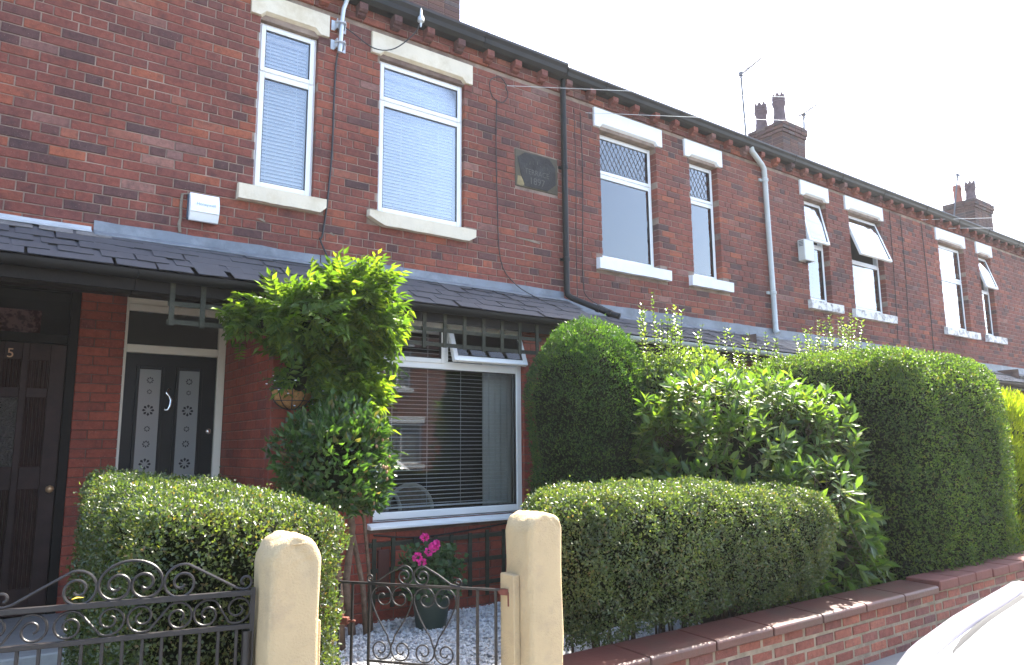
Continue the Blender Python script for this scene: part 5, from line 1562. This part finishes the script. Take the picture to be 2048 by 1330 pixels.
# ------------------------------------------------------------------ wrought-iron gates
def local_tube(path, r, v0=0.0):
    return MB().tube([(u, v0, v) for u, v in path], r, 6)
def mirror(path, c): return [(2 * c - u, v) for u, v in path]
ang5 = math.atan2(.218, -.976)
g5 = empty("iron_gate", (.945, 3.05, 0), "black scrolled iron gate pushed slightly open before the square hedge", "gate", "wrought iron gates", rotz=ang5, local=True)
W5 = .86
def bar(root, name, a, b, c, d, y0=-.006, y1=.006, mat="iron_black"):
    return MB().box(a, b, y0, y1, c, d).build(name, M[mat], root, bevel=.0015)
bar(g5, "rail", 0, W5, .932, .952, -.010, .010); bar(g5, "rail", 0, W5, .808, .826, -.010, .010); bar(g5, "rail", 0, W5, .12, .14, -.010, .010)
bar(g5, "stile", -.012, .006, .08, .96, -.011, .011); bar(g5, "stile", W5 - .006, W5 + .012, .08, .96, -.011, .011)
for u in [.052 + .0656 * i for i in range(12)]: bar(g5, "upright", u - .006, u + .006, .14, .808)
uc = W5 / 2
top = spiral((.477, 1.006), .014, .06, -500, 0, 40) + [(uc + .107 * math.cos(R_(a)), 1.006 + .085 * math.sin(R_(a))) for a in range(8, 176, 8)]
top += mirror(spiral((.477, 1.006), .014, .06, -500, 0, 40), uc)[::-1]
local_tube(top, .0055).build("scroll", M["iron_black"], g5, smooth=True)
side = spiral((.603, .998), .012, .070, 330, -287, 44) + [(.70, 1.022), (.805, .962)] + spiral((.832, .985), .030, .010, -118, 260, 22)
for pth in (side, mirror(side, uc)): local_tube(pth, .0055).build("scroll", M["iron_black"], g5, smooth=True)
def s_scroll(u1, u2, up, c=.879, r=.0045):
    p = spiral((u1, c - .006), .012, .056, -430, 122, 36) + spiral((u2, c + .006), .056, .012, -58, -610, 36)
    if not up: p = [(u, 2 * c - v) for u, v in p]
    return p
for u1, u2, up in ((.805, .735, None), (.622, .492, True), (.388, .262, False), (.162, .052, True)):
    if up is None:
        p = s_scroll(.85, .735, False)
    else: p = s_scroll(u1, u2, up)
    local_tube(p, .0045).build("scroll", M["iron_black"], g5, smooth=True)
MB().tube([(.012, 0, .02), (.012, 0, .80)], .020, 12).build("pivot_tube", M["iron_black"], g5, smooth=True)
bar(g5, "latch", .02, .12, .62, .66, .008, .016, "galvanised")
o = MB().add([(-.02, 0, 0), (0, -.012, .006), (.022, 0, .002), (0, .012, .006)], [(0, 1, 2), (0, 2, 3)])
o.v = [(a + .36, b + 3.20, c + .965) for a, b, c in o.v]
o = o.build("fallen_leaf", plain("leaf_yellow", (.75, .55, .05), .6)); tag(o, "small yellow leaf caught on the black gate's top rail", "leaf")

ang7 = math.atan2(.8, -.6)
g7 = empty("iron_gate", (2.165, 3.05, 0), "rusty dark iron gate with heart scrolls, standing open over the gravel", "gate", "wrought iron gates", rotz=ang7, local=True)
bar(g7, "rail", 0, .91, .803, .815); bar(g7, "rail", .245, .725, .426, .437); bar(g7, "rail", 0, .91, .12, .135)
for u in (.905, .829, .731, .243, .14, .045): bar(g7, "upright", u - .0065, u + .0065, .08 if u > .9 else .135, .803)
for uL, uR in ((.723, .488), (.484, .25)):
    cc = (uL + uR) / 2; w_ = (uL - uR) / 2
    pth = spiral((cc + w_ * .42, .745), .012, .066 * w_ / .117, 500, -12, 36)
    e = pth[-1]
    for i in range(1, 9):
        t = i / 9; b0, b1, b2 = e, (cc + w_ * .80, .655), (cc + .002, .535)
        pth.append(((1 - t) ** 2 * b0[0] + 2 * t * (1 - t) * b1[0] + t * t * b2[0], (1 - t) ** 2 * b0[1] + 2 * t * (1 - t) * b1[1] + t * t * b2[1]))
    pth += spiral((cc + w_ * .49, .492), .060 * w_ / .117, .012, 140, 700, 40)
    for q in (pth, mirror(pth, cc)): local_tube(q, .0042).build("scroll", M["iron_black"], g7, smooth=True)
side = spiral((.533, .853), .010, .052, 330, -287, 40) + [(.62, .866), (.690, .822)] + spiral((.727, .836), .022, .006, -125, 300, 20)
for q in (side, mirror(side, .485)): local_tube(q, .0045).build("scroll", M["iron_black"], g7, smooth=True)
m = MB().box(.85, .93, -.014, .014, .60, .635).box(.81, .85, -.008, .008, .612, .624).box(.885, .905, -.02, .02, .635, .65)
m.build("latch", M["rust"], g7, bevel=.003)
m = MB().tube([(.03, 0, .80), (-.01, 0, .80), (-.022, 0, .795), (-.024, 0, .735)], .009, 8).box(-.02, .02, -.012, .012, .787, .815)
m.build("hinge", M["rust"], g7, smooth=False)

# ------------------------------------------------------------------ garden walls
gw_ = empty("garden_wall", (4.3, 2.92, 0), "low red brick garden wall with wide dark red coping tiles", "wall", "low front garden walls")
mw = MB().box(2.42, 6.16, 2.906, 3.12, -.02, .345).build("mortar", M["garden_mortar"], gw_)
items = [((bx, 2.90, bz), bw, bh, 0.0) for bx, bz, bw, bh in lay(2.42, 6.16, -.02, .37, [], random.Random(4), course=.0735, st=.222, joint=.016, hdr=99, phase=3)]
items = [((p[0], p[1] + rng.uniform(.000, .0040), p[2] + rng.uniform(-.003, .003)), bw_ - rng.uniform(0, .012), bh_ - rng.uniform(0, .008), 0.0) for p, bw_, bh_, _ in items]
place_bricks(items, mw, (M["garden_brick"], M["garden_brick_mass"]), 120)
me = None
for i in range(7):
    x0 = 2.43 + i * .533
    m = MB().prism([(2.855, .352), (2.855, .398), (2.868, .408), (3.15, .418), (3.16, .41), (3.16, .352)], (x0 + .004, 0, 0), (0, 1, 0), (0, 0, 1), (.522, 0, 0))
    m.build("coping_tile", M["tile_red"], gw_, bevel=.005, fix=True)
    m = MB().box(x0 - .004, x0 + .004, 2.868, 3.15, .36, .4); m.build("joint", M["garden_mortar"], gw_)
gw2 = empty("garden_wall", (9, 2.92, 0), "neighbouring garden wall with plain brick coping under the big hedge", "wall", "low front garden walls")
mw = MB().box(6.165, 14.0, 2.906, 3.10, -.02, .36).build("mortar", M["garden_mortar"], gw2)
items = [((bx, 2.90, bz), bw, bh, 0.0) for bx, bz, bw, bh in lay(6.165, 14.0, -.02, .37, [], random.Random(5), course=.0735, st=.222, joint=.016, hdr=99, phase=3)]
items = [((p[0], p[1] + rng.uniform(.000, .0040), p[2] + rng.uniform(-.003, .003)), bw_ - rng.uniform(0, .012), bh_ - rng.uniform(0, .008), 0.0) for p, bw_, bh_, _ in items]
place_bricks(items, mw, (M["garden_brick"], M["garden_brick_mass"]), 60)
for i in range(24):
    x0 = 6.19 + i * .325
    MB().box(x0 + .004, x0 + .319, 2.865 + rng.uniform(-.004, .004), 3.13, .363, .437 + rng.uniform(-.003, .003)).build("coping_brick", M["coping_brick"], gw2, bevel=.008)

# ------------------------------------------------------------------ the white car
CY = .44
ST = [  # x, z centre top, shoulder (y, z), widest (y, z), sill y, roof edge (y, z)
    (1.86, .58, .42, .57, .54, .46, .48, None), (1.91, .69, .60, .665, .70, .48, .66, None), (2.02, .775, .70, .755, .80, .50, .77, None), (2.18, .835, .755, .82, .845, .53, .81, None),
    (2.41, .875, .795, .866, .87, .56, .84, None), (2.76, .915, .82, .905, .885, .60, .86, None), (3.10, .948, .83, .936, .89, .63, .86, None), (3.28, .975, .83, .955, .89, .64, .86, (.66, .96)),
    (3.65, 1.21, .83, .985, .89, .65, .86, (.62, 1.17)), (4.0, 1.40, .83, .985, .89, .65, .86, (.575, 1.355)), (4.4, 1.46, .83, .985, .89, .65, .86, (.575, 1.40)), (4.9, 1.455, .83, .99, .89, .65, .86, (.57, 1.395)),
    (5.35, 1.40, .82, 1.0, .88, .66, .86, (.545, 1.345)), (5.7, 1.12, .79, .99, .86, .66, .84, (.60, 1.08)), (5.84, .95, .75, .90, .82, .62, .80, None), (5.88, .60, .71, .58, .78, .5, .76, None)]
def car_row(s):
    x, zt, sy, sz, wy, wz, ly, re = s
    if re: pts = [(0, zt), (re[0] * .5, zt - (zt - re[1]) * .25), (re[0], re[1]), (sy, sz)]
    else: pts = [(0, zt), (sy * .5, zt - .008), (sy * .86, zt - .030), (sy, sz)]
    pts += [(wy * .985, (sz + wz) / 2 + .04), (wy, wz), (ly, .32), (ly * .97, .14)]
    return [(x, y, z) for y, z in pts]
rows = [car_row(s) for s in ST]
car = empty("parked_car", (3.9, CY, -.1), "white car parked at the kerb, its sunlit bonnet at the corner of the view", "car")
def car_patch(sel, name, mat, lift=0.0, smooth='all'):
    m = MB(); 
    for sgn in (1, -1):
        for i in range(len(rows) - 1):
            for j in range(7):
                if not sel(i, j): continue
                q = [rows[i][j], rows[i][j + 1], rows[i + 1][j + 1], rows[i + 1][j]]
                q = [(x, CY + sgn * y, z + lift) for x, y, z in q]
                if sgn < 0: q = q[::-1]
                m.quad(*q)
    off = OFF[car.name]
    me = bpy.data.meshes.new(name); me.from_pydata([tuple(Vector(v) - off) for v in m.v], [], m.f)
    bm = bmesh.new(); bm.from_mesh(me); bmesh.ops.remove_doubles(bm, verts=bm.verts, dist=1e-4); bmesh.ops.recalc_face_normals(bm, faces=bm.faces)
    bm.to_mesh(me); bm.free(); me.polygons.foreach_set("use_smooth", [True] * len(me.polygons))
    o = link(name, me, M[mat], car)
    md = o.modifiers.new("s", 'SUBSURF'); md.levels = 2; md.render_levels = 2
    return o
ws = lambda i, j: i in (7, 8) and j < 2
sw = lambda i, j: 8 <= i <= 11 and j == 2
rw = lambda i, j: i == 12 and j < 2
car_patch(lambda i, j: not (ws(i, j) or sw(i, j) or rw(i, j)), "body", "car_paint")
car_patch(ws, "windscreen", "car_black"); car_patch(sw, "side_window", "car_black"); car_patch(rw, "rear_window", "car_black")
# bonnet panel; a wider black copy paints the shade in its gap
def bonnet(scale, lift, name, mat, x0, x1, thick):
    m = MB(); xs = np.linspace(x0, x1, 14); n = 12; vs = []; sx = [s[0] for s in ST]
    top_ = []
    for x in xs:
        zt = np.interp(x, sx, [s[1] for s in ST]); sy = np.interp(x, sx, [s[2] for s in ST]); sz = np.interp(x, sx, [s[3] for s in ST])
        fx = 0.0
        for k in range(-n, n + 1):
            t = k / n * scale; a = abs(t)
            drop = np.interp(a, [0, .25, .5, .7, .86, 1.0], [0, .002, .008, .016, .030, .038])
            xx = x + (.10 * a * a if x < x0 + .3 else .10 * a * a * max(0, 1 - (x - x0 - .3) / .5))
            vs.append((xx, CY + t * sy, zt - drop + lift))
    w_ = 2 * n + 1
    fs = [(i * w_ + k, i * w_ + k + 1, (i + 1) * w_ + k + 1, (i + 1) * w_ + k) for i in range(13) for k in range(w_ - 1)]
    b = len(vs); bor = [k for k in range(w_)] + [i * w_ + w_ - 1 for i in range(1, 14)] + [13 * w_ + k for k in range(w_ - 2, -1, -1)] + [i * w_ for i in range(12, 0, -1)]
    vs += [(vs[q][0], vs[q][1], vs[q][2] - thick) for q in bor]
    for q in range(len(bor)): fs.append((bor[q], b + q, b + (q + 1) % len(bor), bor[(q + 1) % len(bor)]))
    m.add(vs, fs); return m.build(name, M[mat], car, smooth='all', fix=True)
bonnet(.87, .018, "bonnet", "car_paint", 2.11, 3.24, .014)
bonnet(.905, .0160, "shut_line_shade", "car_black", 2.092, 3.25, .02)
for sgn in (1, -1):
    m = MB(); vs = []; sx = [s[0] for s in ST]; xs = np.linspace(2.16, 3.30, 16)
    for x in xs:
        zt = np.interp(x, sx, [s[1] for s in ST]); sy = np.interp(x, sx, [s[2] for s in ST]); sz = np.interp(x, sx, [s[3] for s in ST])
        for q, dz in ((.908, -.01), (.91, .006), (.955, .010), (.985, .004), (.99, -.012)):
            vs.append((x, CY + sgn * q * sy, np.interp(q, [.86, 1.0], [zt - .030, sz]) + .008 + dz))
    fs = [(i * 5 + k, i * 5 + k + 1, i * 5 + k + 6, i * 5 + k + 5) for i in range(15) for k in range(4)]
    m.add(vs, fs).build("wing_strip", M["car_strip"], car, smooth='all', fix=True)
for sgn in (1, -1):
    m = MB()
    for q in range(9):
        pass
    MB().prism([(0, 0), (.16, .03), (.30, .10), (.27, .14), (.12, .12), (0, .06)], (2.0, CY + sgn * .66, .58), (1, .22 * sgn * .6, 0), (0, -sgn * .15, 1), (0, sgn * .06, 0)).build("headlight", M["chrome"], car, bevel=.01)
    for wx in (2.62, 5.1):
        wh = MB()
        c = Vector((wx, CY + sgn * .79, .22))
        ring = []
        for a_ in range(28):
            a = a_ / 28 * 2 * math.pi
            ring.append(a)
        pr = [(.20, -.09), (.29, -.095), (.315, -.07), (.315, .07), (.29, .095), (.20, .09)]
        vs = [(c.x + r0 * math.cos(a), c.y + yy, c.z + r0 * math.sin(a)) for a in ring for r0, yy in pr]
        fs = [(i * 6 + k, i * 6 + (k + 1) % 6, ((i + 1) % 28) * 6 + (k + 1) % 6, ((i + 1) % 28) * 6 + k) for i in range(28) for k in range(6)]
        tyre = wh.add(vs, fs).build("wheel", M["tyre_rubber"], car, smooth=True, fix=True)
        rim = MB()
        for a in [q * 2 * math.pi / 5 for q in range(5)]:
            d = Vector((math.cos(a), 0, math.sin(a))); s_ = Vector((-math.sin(a), 0, math.cos(a)))
            rim.prism([(-.03, .02), (.03, .02), (.02, .205), (-.02, .205)], tuple(c + Vector((0, sgn * .07, 0))), tuple(s_), tuple(d), (0, -sgn * .03, 0))
        rim.build("rim", M["galvanised"], tyre)
MB().box(1.99, 2.02, CY - .42, CY + .42, .34, .46).build("grille", M["car_black"], car)

# ------------------------------------------------------------------ across the street (seen in the window glass)
for i in range(5):
    x0 = 1.0 + i * 5.2; Yo = -13.0
    lab = ["first", "second", "third", "fourth", "fifth"][i]
    root = empty("terraced_house", (x0 + 2.6, Yo, 0), f"brick house across the street, {lab} of those mirrored in the bay window glass", "house", "houses across the street")
    m = MB(); hs = [(x0 + .6, x0 + 1.7, 3.7, 5.2), (x0 + 3.3, x0 + 4.4, 3.7, 5.2), (x0 + .5, x0 + 2.2, .9, 2.4), (x0 + 3.5, x0 + 4.4, .1, 2.3)]
    sheet_with_holes(m, x0, x0 + 5.2, 0, 6.0, Yo - .15, hs, .15)
    m.box(x0, x0 + 5.2, Yo - 4, Yo - 3.9, 0, 6)
    m.build("wall", M["far_brick_wall"], root)
    MB().prism([(Yo + .25, 5.95), (Yo - 3.5, 8.2), (Yo - 3.5, 8.1), (Yo + .25, 5.85)], (x0, 0, 0), (0, 1, 0), (0, 0, 1), (5.2, 0, 0)).build("roof", M["slate_mass"], root)
    for (a, b, c, d) in hs[:3]:
        m = frame_mb(a, b, c, d, Yo - .1, .07, .06); m.box((a + b) / 2 - .03, (a + b) / 2 + .03, Yo - .099, Yo - .045, c + .07, d - .07).box(a - .1, b + .1, Yo - .02, Yo + .06, c - .16, c - .002).box(a - .1, b + .1, Yo - .02, Yo + .03, d + .002, d + .24)
        f_ = m.build("window", M["upvc"], root)
        MB().box(a + .07, b - .07, Yo - .07, Yo - .065, c + .07, d - .07).build("pane", M["frosted_glass"], f_)
    MB().box(hs[3][0], hs[3][1], Yo - .1, Yo - .05, .1, 2.3).build("door", M["door_brown"], root)
for i, (cx, h, lab) in enumerate(((15.5, 1.35, "clipped hedge across the street, mirrored in the middle of the bay window"), (20.5, 1.7, "taller hedge across the street, mirrored toward the curtain"), (8.5, 1.1, "low hedge across the street, mirrored by the front doors"))):
    hedge("street_hedge", lab, "hedge", (cx, -9.6, h), (1.9, .6, h), .5, 9000, .10, .06, "dome_leaf", 50 + i, amp=.1, f=.9, depth=.1, stems=False, base_z=0.0, group="hedges across the street")

# ------------------------------------------------------------------ thin scattering volume added to imitate veiling lens glare
def glare_veil_mat():
    t = NT("glare_veil_air")
    v = t.n("ShaderNodeVolumePrincipled")
    v.inputs["Color"].default_value = (0.93, 0.93, 0.95, 1); v.inputs["Density"].default_value = 0.0010; v.inputs["Anisotropy"].default_value = 0.35
    t.l(v.outputs[0], t.out.inputs["Volume"]); MATS["glare_veil_air"] = t.m; return t.m
o = MB().box(-160, 160, -160, 260, -1.6, 15.0).build("glare_veil", glare_veil_mat()); o["kind"] = "stuff"
